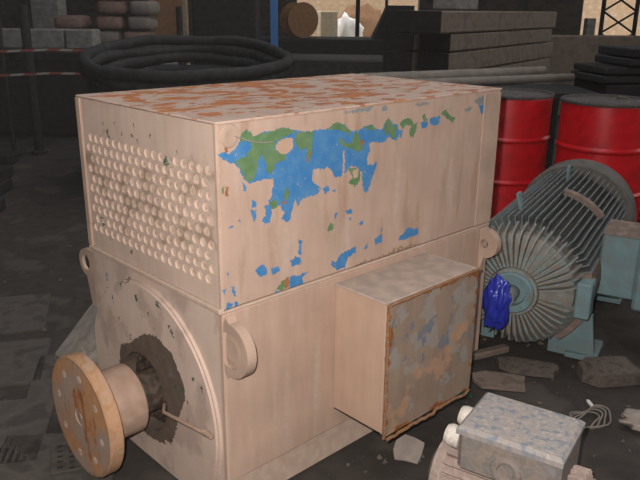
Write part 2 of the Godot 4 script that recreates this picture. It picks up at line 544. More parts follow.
	stain(img, 0.435, 0.435, Color8(152, 92, 44), Color8(120, 74, 40), 94, Vector2(16, 16), -0.06, func(v): return clampf(1.15 - minf(minf(v.x, v.y), minf(0.435 - v.x, 0.435 - v.y)) * 46.0, 0, 1), 0.12)
	M.cover = image_mat(img, 0.75)
	M.rust_edge = coat([Color8(126, 84, 52), Color8(156, 112, 74), Color8(104, 72, 50), Color8(150, 124, 104)], 0.2, 0.85, 10, 0.02)
	M.box_top = coat([Color8(172, 152, 137), Color8(162, 143, 130), Color8(154, 137, 126)], 0.4, 0.9, 12, 0.012)
	img = weathered(256, 512, 0.22, 0.435, Color8(186, 155, 133), Color8(174, 144, 124), 96, 0.4)
	M.box_side = image_mat(img)
	# floor and rubble
	M.floor = coat([Color8(50, 45, 41), Color8(62, 56, 51), Color8(56, 50, 46), Color8(74, 67, 61)], 2.2, 0.95, 13, 0.01)
	M.slab = coat([Color8(74, 68, 63), Color8(84, 77, 71), Color8(66, 60, 56)], 0.9, 0.95, 14, 0.012)
	M.rubble = coat([Color8(86, 76, 69), Color8(100, 89, 81), Color8(74, 65, 59)], 0.4, 0.95, 15, 0.016)
	M.pale = coat([Color8(150, 138, 128), Color8(132, 120, 112)], 0.4, 0.9, 16, 0.012)
	M.white = plain(Color8(214, 208, 200), 0.6)
	M.board = coat([Color8(112, 97, 86), Color8(122, 106, 95), Color8(102, 88, 79)], 0.5, 0.95, 17, 0.01)
	# second motor
	M.cyan = coat([Color8(114, 136, 138), Color8(106, 127, 130), Color8(114, 121, 118)], 0.6, 0.75, 18, 0.01)
	M.cyan_dust = coat([Color8(124, 140, 138), Color8(136, 126, 116), Color8(124, 112, 102), Color8(114, 136, 136)], 0.35, 0.85, 19, 0.012)
	M.brown_dust = coat([Color8(130, 112, 100), Color8(114, 98, 88), Color8(140, 122, 110)], 0.5, 0.95, 20, 0.01)
	M.fin = coat([Color8(112, 116, 114), Color8(100, 112, 114), Color8(126, 122, 116), Color8(92, 90, 86)], 0.4, 0.7, 23, 0.012)
	M.grey_dust = coat([Color8(108, 104, 98), Color8(92, 88, 84)], 0.5, 0.9, 24, 0.01)
	var bag := plain(Color8(34, 46, 150), 0.3)
	bag.metallic_specular = 0.6
	M.bag = bag
	# drums
	var red := coat([Color8(206, 12, 24), Color8(216, 16, 28), Color8(186, 14, 24)], 0.8, 0.38, 25, 0.008)
	red.metallic_specular = 0.5
	M.red = red
	M.lid = coat([Color8(92, 86, 82), Color8(72, 66, 64), Color8(108, 100, 94)], 0.4, 0.9, 26, 0.012)
	# small motor
	img = weathered(512, 512, 0.3, 0.3, Color8(146, 141, 138), Color8(152, 140, 132), 101, 0.0)
	stain(img, 0.3, 0.3, Color8(116, 121, 128), Color8(124, 127, 131), 102, Vector2(26, 26), 0.1, func(_v): return 1.0, 0.3)
	stain(img, 0.3, 0.3, Color8(172, 160, 150), Color8(164, 151, 140), 103, Vector2(34, 34), 0.14, func(_v): return 1.0, 0.3)
	M.lid_blue = image_mat(img)
	M.small_box = coat([Color8(128, 114, 104), Color8(140, 126, 116), Color8(120, 108, 100), Color8(126, 122, 120)], 0.4, 0.9, 27, 0.014)
	M.small_body = coat([Color8(160, 140, 130), Color8(142, 124, 114), Color8(172, 152, 142)], 0.25, 0.9, 28, 0.014)
	M.gland = coat([Color8(212, 202, 190), Color8(190, 178, 166)], 0.1, 0.6, 29, 0.02)
	# store hall
	M.black_hose = coat([Color8(33, 33, 34), Color8(42, 41, 42), Color8(54, 52, 50)], 0.5, 0.75, 30, 0.01)
	M.concrete = coat([Color8(110, 98, 86), Color8(122, 108, 95), Color8(98, 88, 78)], 0.9, 0.9, 32, 0.01)
	M.dark_end = coat([Color8(38, 35, 33), Color8(50, 46, 43)], 0.5, 0.9, 33, 0.012)
	M.steel = coat([Color8(50, 47, 45), Color8(64, 60, 57), Color8(40, 38, 37)], 0.8, 0.7, 34, 0.012)
	M.pipe = coat([Color8(136, 126, 116), Color8(118, 109, 101)], 0.6, 0.75, 35, 0.012)
	M.dark_plate = coat([Color8(34, 33, 33), Color8(46, 44, 43)], 0.6, 0.8, 36, 0.012)
	M.wall = coat([Color8(70, 64, 60), Color8(84, 77, 71), Color8(60, 55, 52)], 2.0, 0.95, 37, 0.01)
	M.pale_block = coat([Color8(132, 130, 125), Color8(120, 117, 113), Color8(106, 103, 99)], 0.6, 0.9, 38, 0.012)
	M.sack = coat([Color8(118, 92, 84), Color8(130, 106, 97), Color8(104, 84, 78)], 0.5, 0.95, 39, 0.012)
	M.sack_grey = coat([Color8(112, 104, 98), Color8(124, 115, 108)], 0.5, 0.95, 40, 0.012)
	M.tan_wall = coat([Color8(196, 166, 132), Color8(180, 150, 118), Color8(206, 180, 150)], 2.0, 0.95, 44, 0.012)
	M.yard = coat([Color8(150, 132, 112), Color8(132, 116, 98)], 2.0, 0.95, 45, 0.012)
	M.blue_paint = plain(Color8(70, 120, 180), 0.6)
	M.cream = coat([Color8(208, 190, 160), Color8(190, 170, 142)], 0.8, 0.85, 46, 0.012)
	M.wood = coat([Color8(140, 104, 74), Color8(122, 90, 64)], 0.5, 0.9, 47, 0.012)
	img = Image.create(64, 8, false, Image.FORMAT_RGB8)
	for x in 64:
		for y in 8:
			img.set_pixel(x, y, Color8(126, 66, 54) if (x + y) % 64 < 32 else Color8(140, 134, 128))
	var tape := image_mat(img, 0.6)
	tape.texture_repeat = true
	M.tape = tape

const END_CHIPS = [[150, 70, 160, 66, 158, 82], [225, 60, 232, 58, 230, 72], [262, 84, 270, 80, 272, 96], [600, 150, 612, 148, 608, 160], [420, 70, 428, 66, 430, 80], [318, 84, 330, 82, 328, 90], [175, 88, 188, 84, 186, 100, 196, 108, 192, 120, 180, 106], [204, 112, 214, 112, 212, 124], [338, 52, 346, 50, 344, 62], [352, 96, 362, 90, 362, 104], [300, 118, 306, 116, 306, 140], [480, 130, 500, 120, 512, 122, 528, 118, 526, 134, 500, 146], [556, 98, 562, 96, 562, 106], [166, 144, 178, 148, 172, 156], [20, 190, 28, 188, 26, 204], [262, 452, 280, 446, 282, 462], [90, 378, 100, 380, 104, 410, 96, 410]]
const SHIELD_CHIPS = [[540, 300, 552, 292, 560, 310, 548, 322], [566, 330, 572, 326, 570, 344], [430, 200, 440, 196, 444, 214], [470, 250, 476, 244, 480, 262], [400, 150, 408, 148, 406, 160], [330, 130, 342, 134, 338, 142], [180, 190, 188, 186, 186, 206], [600, 240, 612, 236, 610, 252], [420, 60, 440, 56, 452, 74, 436, 78], [300, 78, 312, 72, 322, 84, 318, 98, 304, 94], [316, 110, 322, 110, 320, 118], [366, 108, 378, 112, 384, 122, 372, 118], [480, 116, 498, 112, 520, 140, 514, 150], [496, 300, 514, 296, 520, 316, 504, 318], [440, 232, 452, 236, 452, 262, 444, 250], [210, 62, 220, 60, 218, 74], [240, 40, 256, 36, 262, 48, 246, 52], [640, 250, 650, 240, 656, 262, 648, 270]]
const DENT_SHADE = [460, 512, 526, 486, 610, 493, 693, 478, 780, 484, 852, 507, 772, 517, 681, 531, 565, 533, 505, 531]  # outline of the painted dent shade on the hood side
const OIL_SPILL = [260, 250, 310, 212, 368, 186, 415, 176, 458, 190, 500, 202, 528, 243, 556, 283, 558, 329, 520, 401, 490, 480, 462, 530, 425, 530, 430, 550, 320, 570, 200, 540, 150, 420, 180, 290]
const SHIELD_BLUE = [[150, 120, 158, 118, 156, 150, 148, 150], [250, 220, 258, 214, 258, 250, 250, 252], [472, 268, 486, 262, 498, 280, 480, 286], [88, 120, 94, 116, 96, 150, 88, 148], [560, 380, 568, 376, 566, 420, 560, 420], [80, 70, 96, 66, 100, 90, 88, 96]]

# ------------------------------------------------------------------ the big motor
func end_frame(x: float) -> Transform3D:
	# local x -> world z, local y -> up, local z -> towards the drive end (-x)
	return Transform3D(Basis(Vector3(0, 0, 1), Vector3(0, 1, 0), Vector3(-1, 0, 0)), Vector3(x, 0, 0))

func perforated(st: SurfaceTool) -> void:
	# drive-end sheet of the hood, z -0.74..0, y 0.660..1.148, with staggered round holes
	var xf := end_frame(0.0)
	var z0 := -0.707; var z1 := -0.022; var y0 := 0.715; var y1 := 1.045
	var lo := Vector2(-0.74, 0.662); var hi := Vector2(-0.0142, 1.1462)
	var uvr := Rect2(-0.74, 0.654, 0.74, 0.5)
	var uv := func(v: Vector2) -> Vector2: return Vector2((v.x - uvr.position.x) / uvr.size.x, 1.0 - (v.y - uvr.position.y) / uvr.size.y)
	var flat := func(a: Vector2, b: Vector2) -> void:
		quad(st, xf * Vector3(a.x, a.y, 0), xf * Vector3(b.x, a.y, 0), xf * Vector3(b.x, b.y, 0), xf * Vector3(a.x, b.y, 0), uv.call(a), uv.call(b))
	flat.call(lo, Vector2(hi.x, y0))
	flat.call(Vector2(lo.x, y1), hi)
	flat.call(Vector2(lo.x, y0), Vector2(z0, y1))
	flat.call(Vector2(z1, y0), Vector2(hi.x, y1))
	var rows := 10
	var ph := (y1 - y0) / rows
	var cols := 18
	var pw := (z1 - z0) / (cols + 0.5)
	var r := 0.0148
	for j in rows:
		var yc := y0 + (j + 0.5) * ph
		var shift := 0.0 if j % 2 == 0 else 0.5 * pw
		if j % 2 == 0:
			flat.call(Vector2(z1 - 0.5 * pw, yc - ph / 2), Vector2(z1, yc + ph / 2))
		else:
			flat.call(Vector2(z0, yc - ph / 2), Vector2(z0 + 0.5 * pw, yc + ph / 2))
		for i in cols:
			var c := Vector2(z0 + shift + (i + 0.5) * pw, yc)
			var l := c - Vector2(pw, ph) / 2; var h := c + Vector2(pw, ph) / 2
			# 16 spokes with the corners among them
			annulus(st, c, r, func(a): return rect_reach(a, c, l, h), 0.0, 0.0, -0.006, xf, uvr, 16, Vector2(pw, ph))
	# rim of the sheet
	quad(st, xf * Vector3(lo.x, lo.y, -0.02), xf * Vector3(lo.x, lo.y, 0), xf * Vector3(lo.x, hi.y, 0), xf * Vector3(lo.x, hi.y, -0.02))
	quad(st, xf * Vector3(lo.x, hi.y, 0), xf * Vector3(hi.x, hi.y, 0), xf * Vector3(hi.x, hi.y, -0.02), xf * Vector3(lo.x, hi.y, -0.02))

func lug(st: SurfaceTool, z_root: float, z_eye: float, y_eye: float, r: float, y_lo: float, y_hi: float, x: float, thick: float, hole: float) -> void:
	# lifting lug: plate in the end plane, rounded round its eye, running back to the body
	var c := Vector2(z_eye, y_eye)
	var s := signf(z_eye - z_root)
	var outline := func(a: float) -> float:
		var d := Vector2(cos(a), sin(a))
		if d.x * s >= -0.15:
			return r
		var t := (z_root - c.x) / d.x
		var y := c.y + d.y * t
		if y > y_hi: t = (y_hi - c.y) / d.y
		if y < y_lo: t = (y_lo - c.y) / d.y
		return maxf(t, r * 0.8)
	var f := end_frame(x)
	annulus(st, c, hole, outline, thick, 0.0, 0.0, f, Rect2(c.x - 0.2, c.y - 0.2, 0.4, 0.4), 40)
	var back := Transform3D(Basis(Vector3(0, 0, -1), Vector3(0, 1, 0), Vector3(1, 0, 0)), Vector3(x, 0, 0))
	annulus(st, Vector2(-c.x, c.y), hole, func(a): return outline.call(PI - a), 0.0, 0.0, 0.0, back, Rect2(-1, 0, 2, 2), 40)

func big_motor() -> void:
	var t := thing("electric_motor", "huge electric motor in dusty pink-beige paint with flaking blue and green chips", "motor")
	# --- hood
	var st := mb()
	box(st, Vector3(0.6325, 0.904, -0.37), Vector3(1.205, 0.484, 0.712), 0.004)
	var hood := part("hood", st, M.body, t)
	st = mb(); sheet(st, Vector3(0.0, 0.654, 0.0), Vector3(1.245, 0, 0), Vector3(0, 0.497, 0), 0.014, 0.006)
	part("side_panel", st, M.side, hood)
	st = mb(); sheet(st, Vector3(-0.003, 1.154, 0.001), Vector3(1.251, 0, 0), Vector3(0, 0, -0.745), 0.005, 0.002)
	part("top_panel", st, M.top, hood)
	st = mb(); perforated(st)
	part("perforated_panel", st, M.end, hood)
	st = mb(); box(st, Vector3(0.0135, 0.88, -0.3625), Vector3(0.015, 0.36, 0.7), 0.001)
	part("filter_mat", st, M.dust, hood)
	st = mb()
	box(st, Vector3(-0.003, 0.904, -0.731), Vector3(0.008, 0.486, 0.026), 0.002)
	part("corner_strip", st, M.body, hood)
	st = mb(); box(st, Vector3(1.19, 0.9, 0.0015), Vector3(0.1, 0.48, 0.006), 0.002)
	part("corner_strip", st, M.body, hood)
	for b in [[0.040, 1.116, 0.03], [1.203, 1.112, 0.027]]:
		st = mb(); lathe(st, [Vector2(b[2], 0), Vector2(b[2] * 0.92, 0.003), Vector2(b[2] * 0.6, 0.004), Vector2(b[2] * 0.3, 0.003), Vector2(0, 0.002)], Vector3(b[0], b[1], 0.0), Vector3(0, 0, 1), 20)
		part("corner_boss", st, M.body, hood)
	st = mb(); tube(st, [Vector3(0.05, 1.116, 0.008), Vector3(0.09, 1.1, 0.014), Vector3(0.134, 1.089, 0.008), Vector3(0.177, 1.086, 0.003)], 0.0017, 6)
	part("loose_wire", st, M.pale, hood)
	# --- lower body
	st = mb()
	box(st, Vector3(0.66, 0.385, -0.37), Vector3(1.17, 0.52, 0.70), 0.004)
	var body := part("housing", st, M.body, t)
	st = mb(); sheet(st, Vector3(0.0, 0.114, 0.0), Vector3(1.245, 0, 0), Vector3(0, 0.532, 0), 0.02, 0.006)
	part("side_plate", st, M.lower_side, body)
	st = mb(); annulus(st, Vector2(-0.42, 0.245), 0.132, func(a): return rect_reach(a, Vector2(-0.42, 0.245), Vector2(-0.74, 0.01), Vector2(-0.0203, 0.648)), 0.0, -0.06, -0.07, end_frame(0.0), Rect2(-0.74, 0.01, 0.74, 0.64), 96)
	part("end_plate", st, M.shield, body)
	st = mb()
	box(st, Vector3(0.622, 0.650, -0.007), Vector3(1.24, 0.008, 0.016), 0.003)
	box(st, Vector3(-0.001, 0.653, -0.37), Vector3(0.018, 0.016, 0.738), 0.006)
	part("ledge", st, M.ledge, body)
	st = mb(); box(st, Vector3(0.63, 0.057, -0.0375), Vector3(1.2, 0.114, 0.045), 0.004)
	part("foot_rail", st, M.ledge, t)
	st = mb(); box(st, Vector3(0.63, 0.057, -0.7), Vector3(1.2, 0.114, 0.045), 0.004)
	part("foot_rail", st, M.ledge, t)
	# --- drive end
	var cc := Vector2(-0.42, 0.245)
	var arch := func(a: float, r: float) -> float:
		# rim circle is centred a little beside the shaft
		var o := Vector2(-0.395, 0.25) - cc
		var d := Vector2(cos(a), sin(a))
		var k := d.dot(o)
		var far := k + sqrt(k * k - o.length_squared() + r * r)
		return minf(far, rect_reach(a, cc, Vector2(-0.74, 0.004), Vector2(-0.022, 2.0)))
	st = mb()
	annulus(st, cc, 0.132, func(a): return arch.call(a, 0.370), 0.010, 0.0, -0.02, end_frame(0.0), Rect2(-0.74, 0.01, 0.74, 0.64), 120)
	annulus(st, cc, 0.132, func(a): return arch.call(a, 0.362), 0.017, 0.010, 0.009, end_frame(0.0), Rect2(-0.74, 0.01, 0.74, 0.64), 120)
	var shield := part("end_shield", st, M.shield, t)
	st = mb(); lathe(st, [Vector2(0.0, 0), Vector2(0.132, 0.0), Vector2(0.132, 0.012), Vector2(0.12, 0.02), Vector2(0.118, 0.036), Vector2(0.10, 0.04), Vector2(0.098, 0.02), Vector2(0.07, 0.02), Vector2(0.0, 0.02)], Vector3(0.055, 0.245, -0.42), Vector3(-1, 0, 0), 40)
	var cap := part("bearing_cap", st, M.oily, shield)
	for k in 6:
		var a := TAU * (k + 0.3) / 6
		st = mb(); lathe(st, [Vector2(0.009, 0), Vector2(0.009, 0.007), Vector2(0, 0.008)], Vector3(0.018, 0.245 + 0.109 * sin(a), -0.42 + 0.109 * cos(a)), Vector3(-1, 0, 0), 6)
		part("bolt", st, M.oily, shield)
	st = mb(); rod(st, Vector3(0.05, 0.245, -0.42), Vector3(-0.07, 0.245, -0.42), 0.07, 32)
	var shaft := part("shaft", st, M.oily, t)
	# coupling: hub and bolt flange
	var cx := 0.245
	st = mb(); lathe(st, [Vector2(0.07, 0), Vector2(0.106, 0.0), Vector2(0.111, 0.005), Vector2(0.111, 0.13), Vector2(0.06, 0.13)], Vector3(-0.065, cx, -0.42), Vector3(-1, 0, 0), 48)
	var coupling := part("coupling_hub", st, M.hub, t)
	st = mb(); lathe(st, [Vector2(0.06, 0), Vector2(0.187, 0.0), Vector2(0.191, 0.004), Vector2(0.191, 0.041), Vector2(0.187, 0.045), Vector2(0.18, 0.045)], Vector3(-0.193, cx, -0.42), Vector3(-1, 0, 0), 64)
	part("flange_rim", st, M.rim, coupling)
	st = mb(); annulus(st, Vector2(-0.42, cx), 0.028, func(_a): return 0.1801, 0.0, 0.0, -0.004, end_frame(-0.238), Rect2(-0.42 - 0.22, cx - 0.22, 0.44, 0.44), 64)
	part("flange_face", st, M.flange, coupling)
	st = mb(); lathe(st, [Vector2(0.0, 0), Vector2(0.028, 0.0)], Vector3(-0.235, cx, -0.42), Vector3(-1, 0, 0), 24)
	lathe(st, [Vector2(0.012, 0), Vector2(0.01, 0.002), Vector2(0.0, 0.003)], Vector3(-0.235, cx, -0.42), Vector3(-1, 0, 0), 16)
	part("centre_recess", st, M.hub, coupling)
	for k in 8:
		var a := deg_to_rad(45.0 * k + 80.0)
		var c := Vector3(-0.238, cx + 0.137 * sin(a), -0.42 + 0.137 * cos(a))
		st = mb(); lathe(st, [Vector2(0.012, 0), Vector2(0.0115, 0.0006), Vector2(0.0, 0.0007)], c, Vector3(-1, 0, 0), 20)
		part("bolt_hole", st, M.dust, coupling)
	st = mb(); tube(st, [Vector3(-0.01, 0.24, -0.315), Vector3(-0.045, 0.252, -0.26), Vector3(-0.05, 0.278, -0.12), Vector3(-0.045, 0.285, -0.04)], 0.006, 8)
	tube(st, [Vector3(-0.046, 0.287, -0.05), Vector3(-0.044, 0.289, -0.012)], 0.0085, 8)
	part("cable_stub", st, M.hub, t)
	# --- low sloped box on the far side
	st = mb(); prism(st, PackedVector2Array([Vector2(0.05, 0.405), Vector2(-0.118, 0.246), Vector2(-0.118, 0.0), Vector2(0.4, 0.0), Vector2(0.4, 0.405)]), 0.11, Transform3D(Basis.IDENTITY, Vector3(0, 0, -0.862)))
	part("side_duct", st, M.duct, t)
	# --- lifting lugs
	st = mb(); lug(st, -0.002, 0.022, 0.548, 0.078, 0.46, 0.64, 0.032, 0.03, 0.052)
	lathe(st, [Vector2(0.0, 0.002), Vector2(0.03, 0.003), Vector2(0.052, 0.0)], Vector3(0.010, 0.548, 0.022), Vector3(-1, 0, 0), 20)
	part("lifting_lug", st, M.body, t)
	st = mb(); lug(st, -0.002, 0.022, 0.585, 0.055, 0.42, 0.645, 1.215, 0.03, 0.017)
	part("lifting_lug", st, M.body, t)
	st = mb(); lug(st, -0.738, -0.836, 0.566, 0.048, 0.41, 0.62, 0.03, 0.012, 0.029)
	part("lifting_lug", st, M.body, t)
	# --- terminal box
	st = mb()
	sheet(st, Vector3(0.42, 0.19, 0.0), Vector3(0, 0, 0.205), Vector3(0, 0.431, 0), 0.006, 0.002)
	sheet(st, Vector3(0.855, 0.19, 0.205), Vector3(0, 0, -0.205), Vector3(0, 0.431, 0), 0.006, 0.002)
	sheet(st, Vector3(0.42, 0.19, 0.0), Vector3(0.435, 0, 0), Vector3(0, 0, 0.205), 0.006, 0.002)
	var tb := part("terminal_box", st, M.box_side, t)
	st = mb(); sheet(st, Vector3(0.416, 0.625, 0.21), Vector3(0.443, 0, 0), Vector3(0, 0, -0.209), 0.006, 0.003)
	part("box_roof", st, M.box_top, tb)
	st = mb(); sheet(st, Vector3(0.418, 0.185, 0.222), Vector3(0.441, 0, 0), Vector3(0, 0.437, 0), 0.01, 0.006)
	part("cover", st, M.cover, tb)
	# torn rusty lip round the cover
	st = mb()
	var rg := RandomNumberGenerator.new()
	rg.seed = 5
	var lipp := []
	for k in 22:
		lipp.append(Vector3(0.424 + 0.43 * k / 21.0, 0.186 - rg.randf() * 0.012, 0.218 + rg.randf() * 0.008))
	tube(st, lipp, 0.006, 6)
	lipp = []
	for k in 22:
		lipp.append(Vector3(0.418 - rg.randf() * 0.004, 0.186 + 0.436 * k / 21.0, 0.218 + rg.randf() * 0.007))
	tube(st, lipp, 0.0055, 6)
	lipp = []
	for k in 22:
		lipp.append(Vector3(0.418 + 0.441 * k / 21.0, 0.620 + rg.randf() * 0.003, 0.218 + rg.randf() * 0.005))
	tube(st, lipp, 0.005, 6)
	part("rusted_lip", st, M.rust_edge, tb)

# ------------------------------------------------------------------ finned motor behind it
func copies(called: String, st: SurfaceTool, m: Material, parent: Node, places: Array) -> void:
	var first := part(called, st, m, parent)
	first.transform = places[0]
	for k in range(1, places.size()):
		var o := MeshInstance3D.new()
		o.mesh = first.mesh
		o.name = called
		parent.add_child(o, true)
		o.transform = places[k]

func finned_motor() -> void:
	var t := thing("finned_motor", "pale cyan finned electric motor lying dusty behind the huge motor", "motor", Vector3(1.434, 0, 0.025), deg_to_rad(16.7))
	var h := 0.335
	var ax := Vector3(1, 0, 0)
	var c := Vector3(0, h, 0)
	var st := mb()
	lathe(st, [Vector2(0, 0.0), Vector2(0.228, 0.0), Vector2(0.236, 0.05), Vector2(0.236, 1.14), Vector2(0, 1.14)], c + ax * 0.06, ax, 56)
	part("barrel", st, M.grey_dust, t)
	# long fins round the barrel, all but the smooth sides by the feet
	st = mb(); box(st, Vector3.ZERO, Vector3(1.06, 0.05, 0.006), 0.002)
	var places := []
	for k in 60:
		var a := TAU * k / 60.0
		var deg := rad_to_deg(a)
		if (deg > 72 and deg < 130) or (deg > 230 and deg < 288):
			continue
		places.append(Transform3D(Basis(Vector3.RIGHT, a), c + Vector3(0.65, cos(a) * 0.256, sin(a) * 0.256)))
	copies("cooling_fin", st, M.fin, t, places)
	# smooth dusty side shells
	for s in [-1.0, 1.0]:
		st = mb()
		var p := PackedVector2Array()
		p.append_array(arc(Vector2.ZERO, 0.286, 18, -52, 16))
		p.append_array(arc(Vector2.ZERO, 0.232, -52, 18, 16))
		prism(st, p, 0.9, Transform3D(Basis(Vector3(0, 0, s), Vector3(0, 1, 0), Vector3(-s, 0, 0)), c + ax * (1.0 if s > 0 else 0.1)))
		part("side_shell", st, M.brown_dust, t)
	# front end shield with radial ribs that turn over the edge
	st = mb()
	lathe(st, [Vector2(0.06, -0.035), Vector2(0.098, -0.035), Vector2(0.102, -0.012), Vector2(0.2, 0.02), Vector2(0.226, 0.04), Vector2(0.23, 0.07)], c, ax, 56)
	var shield := part("end_shield", st, M.cyan_dust, t)
	st = mb()
	prism(st, PackedVector2Array([Vector2(-0.012, 0.1), Vector2(-0.028, 0.105), Vector2(-0.022, 0.19), Vector2(-0.006, 0.226), Vector2(0.03, 0.246), Vector2(0.1, 0.262), Vector2(0.1, 0.22), Vector2(0.03, 0.2)]), 0.0085, Transform3D(Basis.IDENTITY, Vector3(0, 0, -0.004)))
	places = []
	for k in 46:
		if k in [11, 12]:
			continue
		places.append(Transform3D(Basis(Vector3.RIGHT, TAU * k / 46.0), c))
	copies("rib", st, M.cyan_dust, shield, places)
	st = mb(); lathe(st, [Vector2(0.0, -0.03), Vector2(0.05, -0.03), Vector2(0.054, -0.052), Vector2(0.08, -0.056), Vector2(0.086, -0.05), Vector2(0.088, -0.03)], c, ax, 40)
	var cap := part("bearing_cover", st, M.cyan, t)
	places = []
	for k in 6:
		var a := TAU * k / 6.0 + 0.4
		places.append(Transform3D(Basis(Vector3.RIGHT, a), c + Vector3(-0.054, cos(a) * 0.068, sin(a) * 0.068)))
	st = mb(); lathe(st, [Vector2(0.008, 0.0), Vector2(0.008, 0.008), Vector2(0, 0.009)], Vector3.ZERO, -ax, 6)
	copies("bolt", st, M.cyan, cap, places)
	st = mb(); rod(st, c + Vector3(-0.03, 0, 0), c + Vector3(-0.12, 0, 0), 0.03, 20)
	part("shaft", st, M.fin, t)
	# pad beside the shield, studs and a cross strap on the fins
	st = mb(); box(st, Vector3(0.075, h - 0.01, 0.262), Vector3(0.1, 0.15, 0.06), 0.006)
	part("mounting_pad", st, M.cyan, t)
	for e in [[0.30, -0.28], [0.93, -0.02]]:
		st = mb(); box(st, Vector3(0, 0.02, 0), Vector3(0.05, 0.075, 0.014), 0.004)
		var o := part("lifting_stud", st, M.cyan, t)
		o.transform = Transform3D(Basis(Vector3.RIGHT, e[1]), c + Vector3(e[0], 0.286 * cos(e[1]), 0.286 * sin(e[1])))
	st = mb()
	var sp := PackedVector2Array()
	sp.append_array(arc(Vector2.ZERO, 0.292, 82, 40, 8))
	sp.append_array(arc(Vector2.ZERO, 0.270, 40, 82, 8))
	prism(st, sp, 0.05, Transform3D(Basis(Vector3(0, 0, 1), Vector3(0, 1, 0), Vector3(-1, 0, 0)), c + ax * 0.66))
	part("strap", st, M.brown_dust, t)
	# fan cowl at the far end
	st = mb(); lathe(st, [Vector2(0.20, 0.0), Vector2(0.293, 0.0), Vector2(0.302, 0.012), Vector2(0.302, 0.16), Vector2(0.28, 0.19), Vector2(0.0, 0.2)], c + ax * 1.2, ax, 56)
	part("fan_cowl", st, M.grey_dust, t)
	# feet
	for s in [-1.0, 1.0]:
		for x in [0.22, 0.95]:
			st = mb()
			prism(st, PackedVector2Array([Vector2(0.12, 0.0), Vector2(0.31, 0.0), Vector2(0.31, 0.03), Vector2(0.285, 0.2), Vector2(0.2, 0.22), Vector2(0.12, 0.1)]), 0.03, Transform3D(Basis(Vector3(0, 0, s), Vector3(0, 1, 0), Vector3(-s, 0, 0)), Vector3(x + 0.015 * s, 0, 0)))
			box(st, Vector3(x + 0.06, 0.012, s * 0.26), Vector3(0.2, 0.024, 0.13), 0.004)
			part("foot", st, M.cyan, t)
	# stepped terminal box on the near side
	st = mb(); box(st, Vector3(0.42, 0.40, 0.345), Vector3(0.24, 0.27, 0.15), 0.008)
	var tb := part("terminal_box_neck", st, M.cyan, t)
	st = mb(); box(st, Vector3(0.42, 0.537, 0.345), Vector3(0.24, 0.006, 0.15), 0.002)
	part("dust_layer", st, M.brown_dust, tb)
	st = mb(); box(st, Vector3(0.45, 0.425, 0.60), Vector3(0.36, 0.39, 0.36), 0.012)
	var tb2 := part("terminal_box", st, M.cyan, t)
	st = mb(); box(st, Vector3(0.45, 0.625, 0.60), Vector3(0.35, 0.012, 0.35), 0.004)
	part("dust_layer", st, M.brown_dust, tb2)

func plastic_bag() -> void:
	var st := mb()
	lump(st, Vector3(0, 0.0, 0), Vector3(0.04, 0.105, 0.055), 0.42, 77, 24, 1.7)
	single("plastic_bag", st, M.bag, "crumpled shiny blue plastic bag wrapped on the finned motor's shaft end", "bag", Vector3(1.285, 0.325, 0.035))

# ------------------------------------------------------------------ drums
func drum_shape() -> Array:
	var st := mb()
	var p := [Vector2(0.0, 0.0), Vector2(0.285, 0.0), Vector2(0.292, 0.006), Vector2(0.292, 0.018), Vector2(0.285, 0.026)]
	for y in [0.295, 0.585]:
		p.append_array([Vector2(0.285, y - 0.02), Vector2(0.290, y - 0.012), Vector2(0.295, y - 0.004), Vector2(0.295, y + 0.004), Vector2(0.290, y + 0.012), Vector2(0.285, y + 0.02)])
	p.append_array([Vector2(0.285, 0.855), Vector2(0.283, 0.862)])
	lathe(st, p, Vector3.ZERO, Vector3.UP, 56)
	var lid := mb()
	lathe(lid, [Vector2(0.284, 0.858), Vector2(0.292, 0.862), Vector2(0.294, 0.874), Vector2(0.288, 0.882), Vector2(0.280, 0.880), Vector2(0.276, 0.866), Vector2(0.15, 0.868), Vector2(0.0, 0.870)], Vector3.ZERO, Vector3.UP, 56)
	var bung := mb()
	lathe(bung, [Vector2(0.036, 0.866), Vector2(0.036, 0.878), Vector2(0.03, 0.882), Vector2(0.0, 0.882)], Vector3(0.17, 0, 0.08), Vector3.UP, 16)
	return [st, lid, bung]

func drums() -> void:
	var spots := [[1.85, 4.62, "red steel drum with dusty lid directly behind the finned motor's fan cowl"], [1.31, 4.98, "red steel drum half hidden by the huge motor's corner"], [2.52, 4.95, "red steel drum cut off by the right frame edge"]]
	var proto: Node3D = null
	for s in spots:
		var o: Node3D
		if proto == null:
			o = thing("oil_drum", s[2], "drum", hall(s[0], s[1]), 0.4, "red drums")
			var sh := drum_shape()
			part("shell", sh[0], M.red, o)
			part("lid", sh[1], M.lid, o)
			part("bung", sh[2], M.lid, o)
			proto = o
		else:
			o = proto.duplicate()
			o.name = numbered("oil_drum")
			add_child(o)
			o.position = hall(s[0], s[1])
			o.rotation.y = s[0] * 2.0
			o.set_meta("label", s[2])

